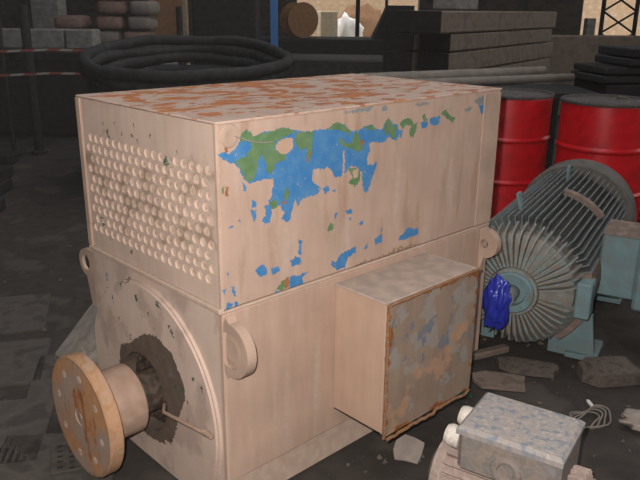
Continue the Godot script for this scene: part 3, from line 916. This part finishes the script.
# ------------------------------------------------------------------ small motor in the foreground
func small_motor() -> void:
	# local x runs along the box's long side (to the right and nearer), local z towards the camera
	var t := thing("small_motor", "small dusty grey motor with blue-grey terminal box lid and white cable glands", "motor", Vector3(0.548, 0, 0.592), atan2(-0.97, 0.23))
	var st := mb()
	lathe(st, [Vector2(0.0, -0.235), Vector2(0.06, -0.235), Vector2(0.105, -0.215), Vector2(0.112, -0.19), Vector2(0.112, 0.19), Vector2(0.1, 0.22), Vector2(0.0, 0.23)], Vector3(0, 0.13, 0), Vector3(1, 0, 0), 36)
	part("barrel", st, M.small_body, t)
	for k in 22:
		var a := deg_to_rad(lerpf(-140, 140, k / 21.0))
		st = mb(); box(st, Vector3.ZERO, Vector3(0.36, 0.026, 0.005), 0.0015)
		var o := part("cooling_fin", st, M.small_body, t)
		o.transform = Transform3D(Basis(Vector3.RIGHT, a), Vector3(0, 0.13 + 0.118 * cos(a), 0.118 * sin(a)))
	for s in [-1.0, 1.0]:
		st = mb(); box(st, Vector3(0, 0.012, s * 0.1), Vector3(0.3, 0.024, 0.09), 0.004)
		box(st, Vector3(0, 0.04, s * 0.075), Vector3(0.28, 0.06, 0.02), 0.004)
		part("foot", st, M.small_body, t)
	st = mb(); box(st, Vector3(0, 0.285, 0), Vector3(0.276, 0.13, 0.217), 0.014)
	var b := part("terminal_box", st, M.small_box, t)
	st = mb()
	sheet(st, Vector3(-0.142, 0.36, 0.112), Vector3(0.284, 0, 0), Vector3(0, 0, -0.224), 0.024, 0.01)
	part("lid", st, M.lid_blue, b)
	for g in [[0.055, 0.285], [-0.045, 0.292]]:
		st = mb()
		lathe(st, [Vector2(0.02, 0.0), Vector2(0.02, 0.012), Vector2(0.029, 0.014), Vector2(0.031, 0.02), Vector2(0.031, 0.045), Vector2(0.026, 0.056), Vector2(0.0, 0.06)], Vector3(-0.133, g[1], g[0]), Vector3(-1, 0.08, 0), 20)
		part("cable_gland", st, M.gland, b)
	st = mb()
	lathe(st, [Vector2(0.02, 0.0), Vector2(0.024, 0.006), Vector2(0.032, 0.008), Vector2(0.04, 0.006), Vector2(0.043, 0.0)], Vector3(0.0, 0.268, 0.108), Vector3(0, 0, 1), 28)
	part("blanking_ring", st, M.small_box, b)
# ------------------------------------------------------------------ floor, slabs, rubble
func ground_height(nz: FastNoiseLite, x: float, z: float) -> float:
	return -0.004 + 0.006 * minf(0.0, nz.get_noise_2d(x, z) * 1.6)

func floor_and_rubble() -> void:
	var nz := noise(301, 2.4, 4)
	var st := mb()
	st.set_smooth_group(1)
	var n := 110
	var a0 := -2.2
	var step := 0.06
	for i in n:
		for j in n:
			var p := []
			for k in [[0, 1], [1, 1], [1, 0], [0, 0]]:
				var x: float = a0 + (i + k[0]) * step
				var z: float = -4.4 + (j + k[1]) * step
				var y := ground_height(nz, x, z)
				if i + k[0] == 0 or i + k[0] == n or j + k[1] == 0 or j + k[1] == n:
					y = -0.012
				p.append(Vector3(x, y, z))
			quad(st, p[0], p[1], p[2], p[3])
	st.set_smooth_group(-1)
	# the rest of the hall floor, and its thickness
	var xf := Transform3D(Basis(Vector3.UP, HALL_TURN), hall(0, 0))
	box(st, Vector3(0, -0.112, -11.0), Vector3(22, 0.2, 36), 0.0, xf)
	var fl := structure("floor", st, M.floor, "dark dirty earth and concrete floor strewn with dust")
	# worn paving slabs at the lower left
	for s in [[-1.18, 2.12, 0.46, 0.42, 0.2], [-1.36, 2.62, 0.44, 0.4, 0.26], [-0.86, 1.98, 0.4, 0.3, 0.12], [-1.52, 3.12, 0.4, 0.44, 0.3], [-0.98, 2.55, 0.34, 0.36, 0.22], [-1.85, 2.75, 0.42, 0.4, 0.28]]:
		st = mb()
		box(st, Vector3(0, 0.0, 0), Vector3(s[2], 0.022, s[3]), 0.008, Transform3D(Basis(Vector3.UP, HALL_TURN + s[4]), hall(s[0], s[1], -0.002)))
		part("paving_slab", st, M.slab, fl)
	# countless crumbs
	st = mb()
	var rg := RandomNumberGenerator.new()
	rg.seed = 99
	for k in 2600:
		var u := rg.randf_range(-2.6, 2.4)
		var d := 1.7 + 3.6 * rg.randf() * rg.randf()
		var c := hall(u, d)
		if c.x > -0.1 and c.x < 1.3 and c.z > -0.85 and c.z < 0.05:
			continue
		var r := 0.002 + 0.013 * pow(rg.randf(), 7.0)
		var pts := []
		for q in 6:
			pts.append(c + Vector3(rg.randf_range(-1, 1), 0, rg.randf_range(-1, 1)) * r * 0.4 + [Vector3.RIGHT, Vector3.BACK, Vector3.LEFT, Vector3.FORWARD, Vector3.UP, Vector3.DOWN][q] * r * rg.randf_range(0.5, 1.1))
		for q in 4:
			tri(st, pts[4], pts[(q + 1) % 4], pts[q])
			tri(st, pts[5], pts[q], pts[(q + 1) % 4])
	var crumbs := part("gravel", st, M.rubble, fl)
	crumbs.set_meta("kind", "stuff")

func flat_piece(called: String, label: String, cat: String, m: Material, u: float, d: float, w: float, l: float, th: float, turn: float, tilt := 0.0, seed_ := 1, group := "") -> void:
	# broken flat piece with an uneven outline
	var rg := RandomNumberGenerator.new()
	rg.seed = seed_
	var p := PackedVector2Array()
	for k in 9:
		var a := TAU * k / 9.0
		var r := 1.0 / maxf(absf(cos(a)), absf(sin(a)))
		p.append(Vector2(cos(a) * w, sin(a) * l) * 0.5 * r * rg.randf_range(0.82, 1.0))
	var st := mb()
	prism(st, p, th, Transform3D(Basis(Vector3.RIGHT, -PI / 2 + tilt), Vector3(0, 0.001 + absf(sin(tilt)) * l * 0.5, 0)))
	single(called, st, m, label, cat, hall(u, d), turn, group)

func loose_things() -> void:
	var st: SurfaceTool
	flat_piece("cardboard_sheet", "pale dusty board lying below the terminal box cover's corner", "board", M.board, 0.72, 2.52, 0.22, 0.14, 0.012, HALL_TURN - 0.25, 0.0, 3)
	flat_piece("concrete_lump", "flat broken concrete piece lying right of the finned motor's foot", "concrete", M.rubble, 1.17, 2.57, 0.24, 0.17, 0.055, HALL_TURN + 0.1, 0.0, 8, "broken concrete")
	flat_piece("concrete_lump", "low broken concrete slab under the front of the finned motor's foot", "concrete", M.rubble, 0.86, 2.62, 0.26, 0.11, 0.03, HALL_TURN - 0.3, 0.0, 12, "broken concrete")
	flat_piece("concrete_lump", "concrete chunk cut off by the right frame edge", "concrete", M.rubble, 1.40, 2.50, 0.14, 0.16, 0.08, HALL_TURN + 0.5, 0.0, 15, "broken concrete")
	flat_piece("card_scrap", "pale torn card standing beside the small motor's left foot", "card", M.pale, 0.30, 2.02, 0.10, 0.10, 0.006, HALL_TURN - 0.5, 0.5, 21)
	flat_piece("white_scrap", "tiny white scrap on the dark floor right of the small motor", "scrap", M.white, 1.03, 2.36, 0.014, 0.05, 0.006, HALL_TURN + 0.05, 0.0, 24)
	flat_piece("green_shard", "dark green shard on the floor below the terminal box", "shard", plain(Color8(52, 70, 56), 0.4), 0.56, 2.42, 0.07, 0.05, 0.012, HALL_TURN, 0.0, 28)
	# stick of wood
	st = mb(); box(st, Vector3(0, 0.02, 0), Vector3(0.26, 0.03, 0.04), 0.006)
	single("wood_stick", st, M.board, "short pale wooden stick lying in front of the finned motor", "stick", hall(0.70, 2.72, 0.004), HALL_TURN + 0.45)
	# ragged cloth or plastic with wire loops at the right edge
	st = mb(); lump(st, Vector3(0, 0.02, 0), Vector3(0.11, 0.028, 0.07), 0.5, 33, 14, 2.0, -0.6)
	single("plastic_rag", st, M.pale, "pale crumpled plastic rag on the floor at the right edge", "rag", hall(1.2, 2.2), HALL_TURN - 0.3)
	var t := thing("wire_coil", "loose tangle of thin dark wire loops beside the pale rag", "wire", hall(0.97, 2.25), 0.0)
	for k in 4:
		st = mb()
		var pts := []
		for i in 28:
			var a := TAU * i / 28.0
			pts.append(Vector3(cos(a) * (0.06 + 0.012 * k), 0.008 + 0.006 * k + 0.006 * sin(2.0 * a + k), sin(a) * (0.045 + 0.008 * sin(a * 3.0 + k)) + 0.012 * k))
		tube(st, pts, 0.003, 6, true)
		part("loop", st, M.pipe, t)
	# drain plate with slots, under the coupling flange
	t = thing("slotted_plate", "grey slotted metal plate on the floor below the rusty flange", "plate", hall(-0.79, 1.99, 0.011), HALL_TURN + 0.35)
	st = mb(); box(st, Vector3(0, 0.004, 0), Vector3(0.17, 0.008, 0.17), 0.002)
	part("plate", st, M.slab, t)
	for i in 4:
		for j in 5:
			st = mb(); box(st, Vector3(-0.055 + i * 0.036, 0.0086, -0.06 + j * 0.03 + (i % 2) * 0.012), Vector3(0.017, 0.0014, 0.008), 0.0003)
			part("slot", st, M.dark_plate, t)

# ------------------------------------------------------------------ store hall behind
func hall_box(called: String, m: Material, label: String, cat: String, u: float, d: float, h0: float, size: Vector3, turn := 0.0, bev := 0.01, group := "") -> MeshInstance3D:
	var st := mb()
	box(st, Vector3(0, size.y / 2, 0), size, bev)
	return single(called, st, m, label, cat, hall(u, d, h0), HALL_TURN + turn, group)

func cable_coil() -> void:
	var t := thing("hose_coil", "great coil of thick black hose behind the huge motor", "coil", hall(-1.1, 6.0))
	var nz := noise(55, 0.8, 2)
	for k in 12:
		var pts := []
		var y := 0.10 + k * 0.085
		var r := 0.60 + 0.22 * pow(k / 11.0, 1.2)
		for i in 44:
			var a := TAU * i / 44.0
			var q := r + 0.035 * nz.get_noise_2d(cos(a) * 2.0 + k * 5.0, sin(a) * 2.0)
			pts.append(Vector3(cos(a) * q, y + 0.03 * nz.get_noise_2d(cos(a) + 40.0 + k, sin(a)) + 0.02 * sin(a + k), sin(a) * q))
		var lean := Basis((RIGHT).normalized(), 0.13 * k / 11.0)
		for i in 44:
			pts[i] = Vector3(0, y, 0) + lean * (pts[i] - Vector3(0, y, 0))
		var st := mb(); tube(st, pts, 0.046, 10, true)
		part("hose_loop", st, M.black_hose, t)

func beams() -> void:
	# stack of long square concrete beams, seven courses of two
	var dir := (hall(2.97, 9.4) - hall(1.05, 6.5)).normalized()
	var out := Vector3(-dir.z, 0, dir.x)       # to the right of the run
	var turn := atan2(-dir.z, dir.x)
	var names_ := ["topmost", "second", "third", "fourth", "fifth", "sixth", "lowest"]
	var tops := [1.42, 1.215, 1.05, 0.855, 0.66, 0.45, 0.25]
	for k in 7:
		for s in 2:
			var hgt: float = 0.19 if k == 0 else (0.15 if k == 1 else 0.18)
			if k == 6: hgt = 0.25
			var base: float = (tops[k + 1] if k < 6 else 0.0)
			hgt = tops[k] - base - (0.012 if k < 6 else 0.0)
			var lenx := 3.5 - 0.12 * ((k * 7 + s * 3) % 4)
			var c := hall(1.05, 6.5) + dir * (1.75 + 0.05 * (k % 3)) - out * (0.16 + 0.34 * s)
			var t := thing("concrete_beam", "long dusty concrete beam, %s course of the stack, %s row" % [names_[k], "front" if s == 0 else "rear"], "beam", c + Vector3(0, base, 0), turn, "stacked concrete beams")
			var st := mb(); box(st, Vector3(0, hgt / 2, 0), Vector3(lenx, hgt, 0.31), 0.012)
			var m := part("beam_body", st, M.concrete, t)
			st = mb(); box(st, Vector3(-lenx / 2 - 0.004, hgt / 2, 0), Vector3(0.014, hgt, 0.31), 0.003)
			part("beam_end", st, M.dark_end, t)
	var c2 := hall(1.05, 6.5) + dir * 0.75 - out * 0.2
	var st := mb(); box(st, Vector3(0, 0.07, 0), Vector3(0.5, 0.14, 0.26), 0.01)
	single("pale_crate", st, M.pale_block, "pale crate standing on the stacked concrete beams", "crate", c2 + Vector3(0, 1.42, 0), turn)

func plates_right() -> void:
	# dark sheets stacked high beside the drums
	var spec := [[0.0, 0.30, 0.0], [0.31, 0.28, 0.06], [0.60, 0.24, -0.04], [0.85, 0.06, -0.08], [0.92, 0.06, -0.06], [0.99, 0.06, 0.12], [1.06, 0.07, 0.14]]
	var words := ["lowest thick block", "second thick block", "third thick block", "fourth layer, overhanging plank", "fifth layer, overhanging plank", "sixth layer, set back plank", "topmost plank"]
	for k in spec.size():
		var s: Array = spec[k]
		hall_box("dark_plank", M.dark_plate, "black timber stack behind the drums at right: %s" % words[k], "plank", 3.3 + s[2], 6.35, s[0], Vector3(1.9, s[1], 0.6), 0.12, 0.01, "black timber stack")

func pipes() -> void:
	# low dark trestle carrying pipes, between the drums and the beams
	var t := thing("trestle", "low dark steel trestle carrying pale pipes behind the red drums", "trestle", hall(1.15, 5.75), HALL_TURN)
	var st: SurfaceTool
	st = mb(); box(st, Vector3(0, 0.805, 0), Vector3(1.9, 0.05, 0.7), 0.006); part("deck", st, M.dark_plate, t)
	for sx in [-0.8, 0.8]:
		for sz in [-0.28, 0.28]:
			st = mb(); box(st, Vector3(sx, 0.39, sz), Vector3(0.08, 0.78, 0.08), 0.006); part("leg", st, M.dark_plate, t)
	var defs := [[Vector3(-0.75, 0.865, 0.25), Vector3(1.05, 0.865, -0.6), 0.034, "thin pale pipe on the trestle, nearest the red drums"], [Vector3(-0.85, 0.882, 0.0), Vector3(0.9, 0.882, -0.95), 0.05, "thick pale pipe on the trestle, nearest the concrete beams"]]
	for q in defs:
		st = mb(); rod(st, q[0], q[1], q[2], 16)
		single("steel_pipe", st, M.pipe, q[3], "pipe", hall(1.15, 5.75), HALL_TURN, "pipes on the trestle")

func sack_pile() -> void:
	var t := thing("workbench", "long dark steel bench at the far left under sacks and pale blocks", "bench", hall(-2.9, 8.7), HALL_TURN)
	var st := mb(); box(st, Vector3(0, 0.95, 0), Vector3(2.4, 0.06, 1.7), 0.006); part("bench_top", st, M.steel, t)
	for sx in [-1.1, 1.1]:
		for sz in [-0.75, 0.75]:
			st = mb(); box(st, Vector3(sx, 0.46, sz), Vector3(0.09, 0.92, 0.09), 0.006); part("leg", st, M.steel, t)
	st = mb(); box(st, Vector3(0, 0.45, 0.7), Vector3(2.1, 0.8, 0.04), 0.004); part("skirt_panel", st, M.dark_end, t)
	var blocks := [[-3.42, 0.42, "pale concrete block on the bench, leftmost by the barrier post"], [-2.97, 0.40, "pale concrete block on the bench, middle of three"], [-2.60, 0.30, "pale concrete block on the bench, nearest the hose coil"]]
	for b in blocks:
		hall_box("concrete_block", M.pale_block, b[2], "block", b[0], 8.0, 0.98, Vector3(b[1], 0.2, 0.3), 0.02, 0.012, "pale blocks on the bench")
	var sacks := [[-3.28, 8.9, 0.98, 0.33, "grey sack on the bench, leftmost of the bottom row"], [-2.93, 8.9, 0.98, 0.33, "brown sack on the bench, second of the bottom row"], [-2.56, 8.9, 0.98, 0.33, "grey sack on the bench, third of the bottom row"], [-2.21, 8.9, 0.98, 0.33, "brown sack on the bench, rightmost of the bottom row"], [-3.0, 8.9, 1.15, 0.36, "pinkish sack in the second row, left"], [-2.52, 8.9, 1.15, 0.34, "brown sack in the second row, middle"], [-2.16, 8.9, 1.15, 0.30, "grey sack in the second row, right"], [-2.48, 8.9, 1.32, 0.36, "brown sack in the third row, left"], [-2.12, 8.9, 1.32, 0.3, "grey sack in the third row, right"], [-2.4, 8.9, 1.49, 0.34, "pale sack on top of the pile"]]
	for k in sacks.size():
		var q: Array = sacks[k]
		st = mb(); pillow(st, Vector3(q[3], 0.165, 0.46), 200 + k)
		single("sack", st, M.sack if k in [1, 3, 4, 5, 7] else M.sack_grey, q[4], "sack", hall(q[0], q[1], q[2]), HALL_TURN, "sacks on the bench")

func barrier() -> void:
	var posts := [[-3.07, 7.0, "thin dark barrier post at the left frame edge"], [-2.86, 7.1, "thicker dark barrier post, second from the left edge"], [-1.45, 7.5, "dark barrier post behind the hose coil"]]
	for k in 3:
		var st := mb()
		var r: float = [0.022, 0.045, 0.03][k]
		lathe(st, [Vector2(0, 0), Vector2(0.08, 0), Vector2(0.08, 0.015), Vector2(r, 0.03), Vector2(r, 1.42), Vector2(0, 1.43)], Vector3.ZERO, Vector3.UP, 14)
		single("barrier_post", st, M.dark_plate, posts[k][2], "post", hall(posts[k][0], posts[k][1]), 0.0, "barrier posts")
	for q in [[1.02, "upper red and white striped barrier tape at far left"], [0.80, "lower red and white striped barrier tape at far left"]]:
		var st := mb()
		var n := 30
		for i in n:
			var f0 := float(i) / n
			var f1 := float(i + 1) / n
			var at := func(f: float, dy: float, dd: float) -> Vector3:
				return hall(lerpf(-4.2, -1.49, f), lerpf(6.55, 7.3, f) + dd, q[0] + dy - 0.02 * sin(PI * fposmod(f * 1.7, 1.0)))
			for dd in [-0.001, 0.001]:
				var e := [at.call(f0, -0.011, dd), at.call(f1, -0.011, dd), at.call(f1, 0.011, dd), at.call(f0, 0.011, dd)]
				if dd > 0:
					e = [e[1], e[0], e[3], e[2]]
				quad(st, e[0], e[1], e[2], e[3], Vector2(f0 * 12.0, 1), Vector2(f1 * 12.0, 0))
		single("barrier_tape", st, M.tape, q[1], "tape", Vector3.ZERO, 0.0, "striped tape")

func far_clutter() -> void:
	hall_box("machine_bed", M.dark_plate, "long dark machine bed before the bright opening", "machine", 0.6, 13.2, 0.0, Vector3(4.2, 0.92, 1.4), 0.05, 0.03)
	hall_box("dark_crate", M.steel, "dark crate on the floor between hose coil and beams", "crate", 0.25, 8.6, 0.0, Vector3(1.5, 0.88, 0.9), -0.1, 0.02)
	hall_box("steel_rack", M.dark_plate, "dark steel cupboard left of the bright opening", "cupboard", -1.47, 11.5, 0.0, Vector3(0.95, 1.9, 0.8), 0.0, 0.02)
	hall_box("concrete_slab", M.concrete, "grey concrete panel standing behind the beams at right", "panel", 3.7, 10.2, 0.0, Vector3(1.5, 1.1, 0.2), 0.1, 0.02)
	var st := mb()
	# cable reel on the machine bed
	var t := thing("cable_reel", "wooden cable reel against the bright opening beside the blue post", "reel", hall(-0.42, 13.2, 0.92), HALL_TURN + 0.5)
	for s in [-1.0, 1.0]:
		st = mb(); lathe(st, [Vector2(0, 0), Vector2(0.30, 0), Vector2(0.30, 0.03), Vector2(0, 0.03)], Vector3(0, 0.3, s * 0.17 - 0.015), Vector3(0, 0, 1), 32)
		part("reel_disc", st, M.wood, t)
	st = mb(); rod(st, Vector3(0, 0.3, -0.17), Vector3(0, 0.3, 0.17), 0.16, 24)
	part("reel_core", st, M.wood, t)
	hall_box("blue_post", M.blue_paint, "light blue steel post left of the bright opening", "post", -0.78, 12.0, 0.0, Vector3(0.12, 3.0, 0.12), 0.0, 0.008)
	# slanted dark chute
	st = mb()
	prism(st, PackedVector2Array([Vector2(-0.36, 0), Vector2(0.36, 0), Vector2(0.36, 0.56), Vector2(-0.1, 0.56)]), 0.5)
	single("dark_chute", st, M.dark_plate, "dark slanted chute on the machine bed before the opening", "chute", hall(1.25, 13.5, 0.92), HALL_TURN)
	hall_box("cream_cabinet", M.cream, "cream machine cabinet out in the bright yard", "cabinet", 0.15, 21.0, 0.0, Vector3(0.5, 1.35, 0.5), 0.2, 0.02)
	st = mb(); lump(st, Vector3(0, 0.5, 0), Vector3(0.45, 0.7, 0.5), 0.4, 91, 14, 1.4, -0.7)
	single("white_heap", st, M.white, "white and pale heap in the bright yard beside the cream cabinet", "heap", hall(0.75, 22.0), HALL_TURN)
	st = mb(); lump(st, Vector3(0, 0.5, 0), Vector3(0.9, 0.95, 0.7), 0.3, 92, 14, 1.4, -0.52)
	single("earth_mound", st, M.wood, "brown mound in the bright yard beyond the opening", "mound", hall(1.2, 23.5), HALL_TURN)
	hall_box("added_board", M.wood, "brown board added behind the left opening to dim it", "boarding", -3.9, 20.5, 0.0, Vector3(2.0, 2.6, 0.1), 0.0, 0.01)  # board added outside to darken what shows through the left opening
	# lattice mast by the right opening
	t = thing("lattice_mast", "dark steel lattice mast against the bright opening at upper right", "mast", hall(6.2, 15.5), HALL_TURN)
	for sx in [-0.35, 0.35]:
		st = mb(); box(st, Vector3(sx, 1.6, 0), Vector3(0.07, 3.2, 0.07), 0.004); part("chord", st, M.dark_plate, t)
	for k in 7:
		for s in [-1.0, 1.0]:
			st = mb(); rod(st, Vector3(-0.35 * s, 0.1 + k * 0.44, 0), Vector3(0.35 * s, 0.54 + k * 0.44, 0), 0.022, 6); part("brace", st, M.dark_plate, t)
	hall_box("grey_cabinet", M.pale_block, "small grey cabinet on the bench at the upper left edge", "cabinet", -3.42, 9.3, 0.98, Vector3(0.34, 0.9, 0.3), 0.0, 0.01)
	hall_box("cream_post", M.cream, "slim cream post at the left opening above the hose coil", "post", -3.22, 17.4, 0.0, Vector3(0.12, 3.0, 0.12), 0.0, 0.01)
	hall_box("pale_post", M.pale_block, "pale square post left of the lattice mast", "post", 4.7, 13.0, 0.0, Vector3(0.16, 1.3, 0.16), 0.0, 0.01)
	# planks along the dark left side
	var words := ["nearest", "second", "third", "farthest"]
	for k in 4:
		hall_box("timber_plank", M.dark_plate, "dark timber plank on the floor left of the huge motor, %s from the camera" % words[k], "plank", -3.4 - 0.2 * k, 4.9 + 0.55 * k, 0.0, Vector3(2.2, 0.09, 0.24), 0.06 * (k % 2) - 0.03, 0.01, "dark planks on the floor")

func shell() -> void:
	var xf := Transform3D(Basis(Vector3.UP, HALL_TURN), hall(0, 0))
	var st := mb()
	# back wall at depth 18 with three door openings
	for s in [[-11.0, -4.2], [-3.25, -0.62], [2.35, 6.3], [8.6, 11.0]]:
		box(st, Vector3((s[0] + s[1]) / 2, 2.9, -18.15), Vector3(s[1] - s[0], 5.8, 0.3), 0.0, xf)
	for s in [[-4.2, -3.25], [-0.62, 2.35], [6.3, 8.6]]:
		box(st, Vector3((s[0] + s[1]) / 2, 4.5, -18.15), Vector3(s[1] - s[0], 2.6, 0.3), 0.0, xf)
	structure("wall_back", st, M.wall, "dark far wall of the hall with bright door openings")
	st = mb(); box(st, Vector3(-11.15, 2.9, -7), Vector3(0.3, 5.8, 22.6), 0.0, xf)
	structure("wall_left", st, M.wall, "dark left wall of the hall")
	st = mb(); box(st, Vector3(11.15, 1.5, -7), Vector3(0.3, 3.0, 22.6), 0.0, xf)  # kept low: open band above is added, unseen, for fill daylight
	structure("wall_right", st, M.wall, "dark right wall of the hall")
	st = mb(); box(st, Vector3(0, 2.9, 4.15), Vector3(22.6, 5.8, 0.3), 0.0, xf)
	structure("wall_front", st, M.wall, "dark wall of the hall behind the camera")
	# roof slab with an unseen open slot added to let in fill daylight
	st = mb()
	for q in [[-11.3, -1.1], [1.7, 11.3]]:
		box(st, Vector3((q[0] + q[1]) / 2, 5.95, -7), Vector3(q[1] - q[0], 0.3, 22.6), 0.0, xf)
	for q in [[-18.3, -10.0], [1.0, 4.3]]:
		box(st, Vector3(0.3, 5.95, (q[0] + q[1]) / 2), Vector3(2.8, 0.3, q[1] - q[0]), 0.0, xf)
	structure("ceiling", st, M.wall, "dark roof slab of the hall")
	# mullions in the middle opening
	for q in [[0.86, 0.1], [1.55, 0.06]]:
		st = mb(); box(st, Vector3(q[0], 1.6, -18.0), Vector3(q[1], 3.2, 0.12), 0.004, xf)
		structure("trim_%d" % (1 if q[0] < 1 else 2), st, M.dark_plate, "dark steel upright in the bright opening")
	# yard wall beyond
	st = mb(); box(st, Vector3(1.5, 2.0, -28), Vector3(34, 4.0, 0.3), 0.0, xf)
	structure("wall_yard", st, M.tan_wall, "sunlit tan wall of the yard beyond the openings")

# ------------------------------------------------------------------ build
func _ready() -> void:
	# camera
	var cam := Camera3D.new()
	cam.name = "camera"
	add_child(cam)
	cam.transform = Transform3D(Basis(Vector3(0.72393, 0.00940, 0.68981), Vector3(0.20822, 0.95030, -0.23147), Vector3(-0.65770, 0.31120, 0.68599)).orthonormalized(), CAM)
	cam.fov = 37.5
	cam.near = 0.02
	cam.current = true
	# sky, exposure
	var env := Environment.new()
	env.background_mode = Environment.BG_SKY
	var sky := Sky.new()
	var sm := ProceduralSkyMaterial.new()
	sm.sky_top_color = Color8(184, 186, 190)
	sm.sky_horizon_color = Color8(214, 206, 196)
	sm.ground_bottom_color = Color8(90, 80, 72)
	sm.ground_horizon_color = Color8(190, 184, 176)
	sm.sky_energy_multiplier = 2.0
	sky.sky_material = sm
	env.sky = sky
	env.tonemap_mode = Environment.TONE_MAPPER_LINEAR
	env.tonemap_exposure = 1.0
	env.volumetric_fog_enabled = true
	env.volumetric_fog_density = 0.0009     # fine dust hanging in the air
	env.volumetric_fog_albedo = Color(0.9, 0.89, 0.87)
	env.sdfgi_enabled = true
	env.ssao_enabled = true
	env.ssil_enabled = true
	var we := WorldEnvironment.new()
	we.name = "environment"
	we.environment = env
	add_child(we)
	# the camera's flash: a small lamp up and to the left of the lens
	var flash := SpotLight3D.new()
	flash.name = "camera_flash"
	add_child(flash)
	flash.position = CAM + cam.transform.basis * Vector3(-0.045, 0.05, 0.0)
	flash.basis = cam.transform.basis
	flash.spot_angle = 40.0
	flash.spot_angle_attenuation = 0.5
	flash.spot_range = 40.0
	flash.spot_attenuation = 2.0
	flash.light_energy = 5.3
	flash.light_size = 0.012
	flash.light_color = Color(1.0, 0.985, 0.97)
	flash.shadow_enabled = true

	make_materials()
	shell()
	floor_and_rubble()
	big_motor()
	finned_motor()
	drums()
	small_motor()
	plastic_bag()
	beams()
	plates_right()
	pipes()
	cable_coil()
	sack_pile()
	barrier()
	far_clutter()
	loose_things()
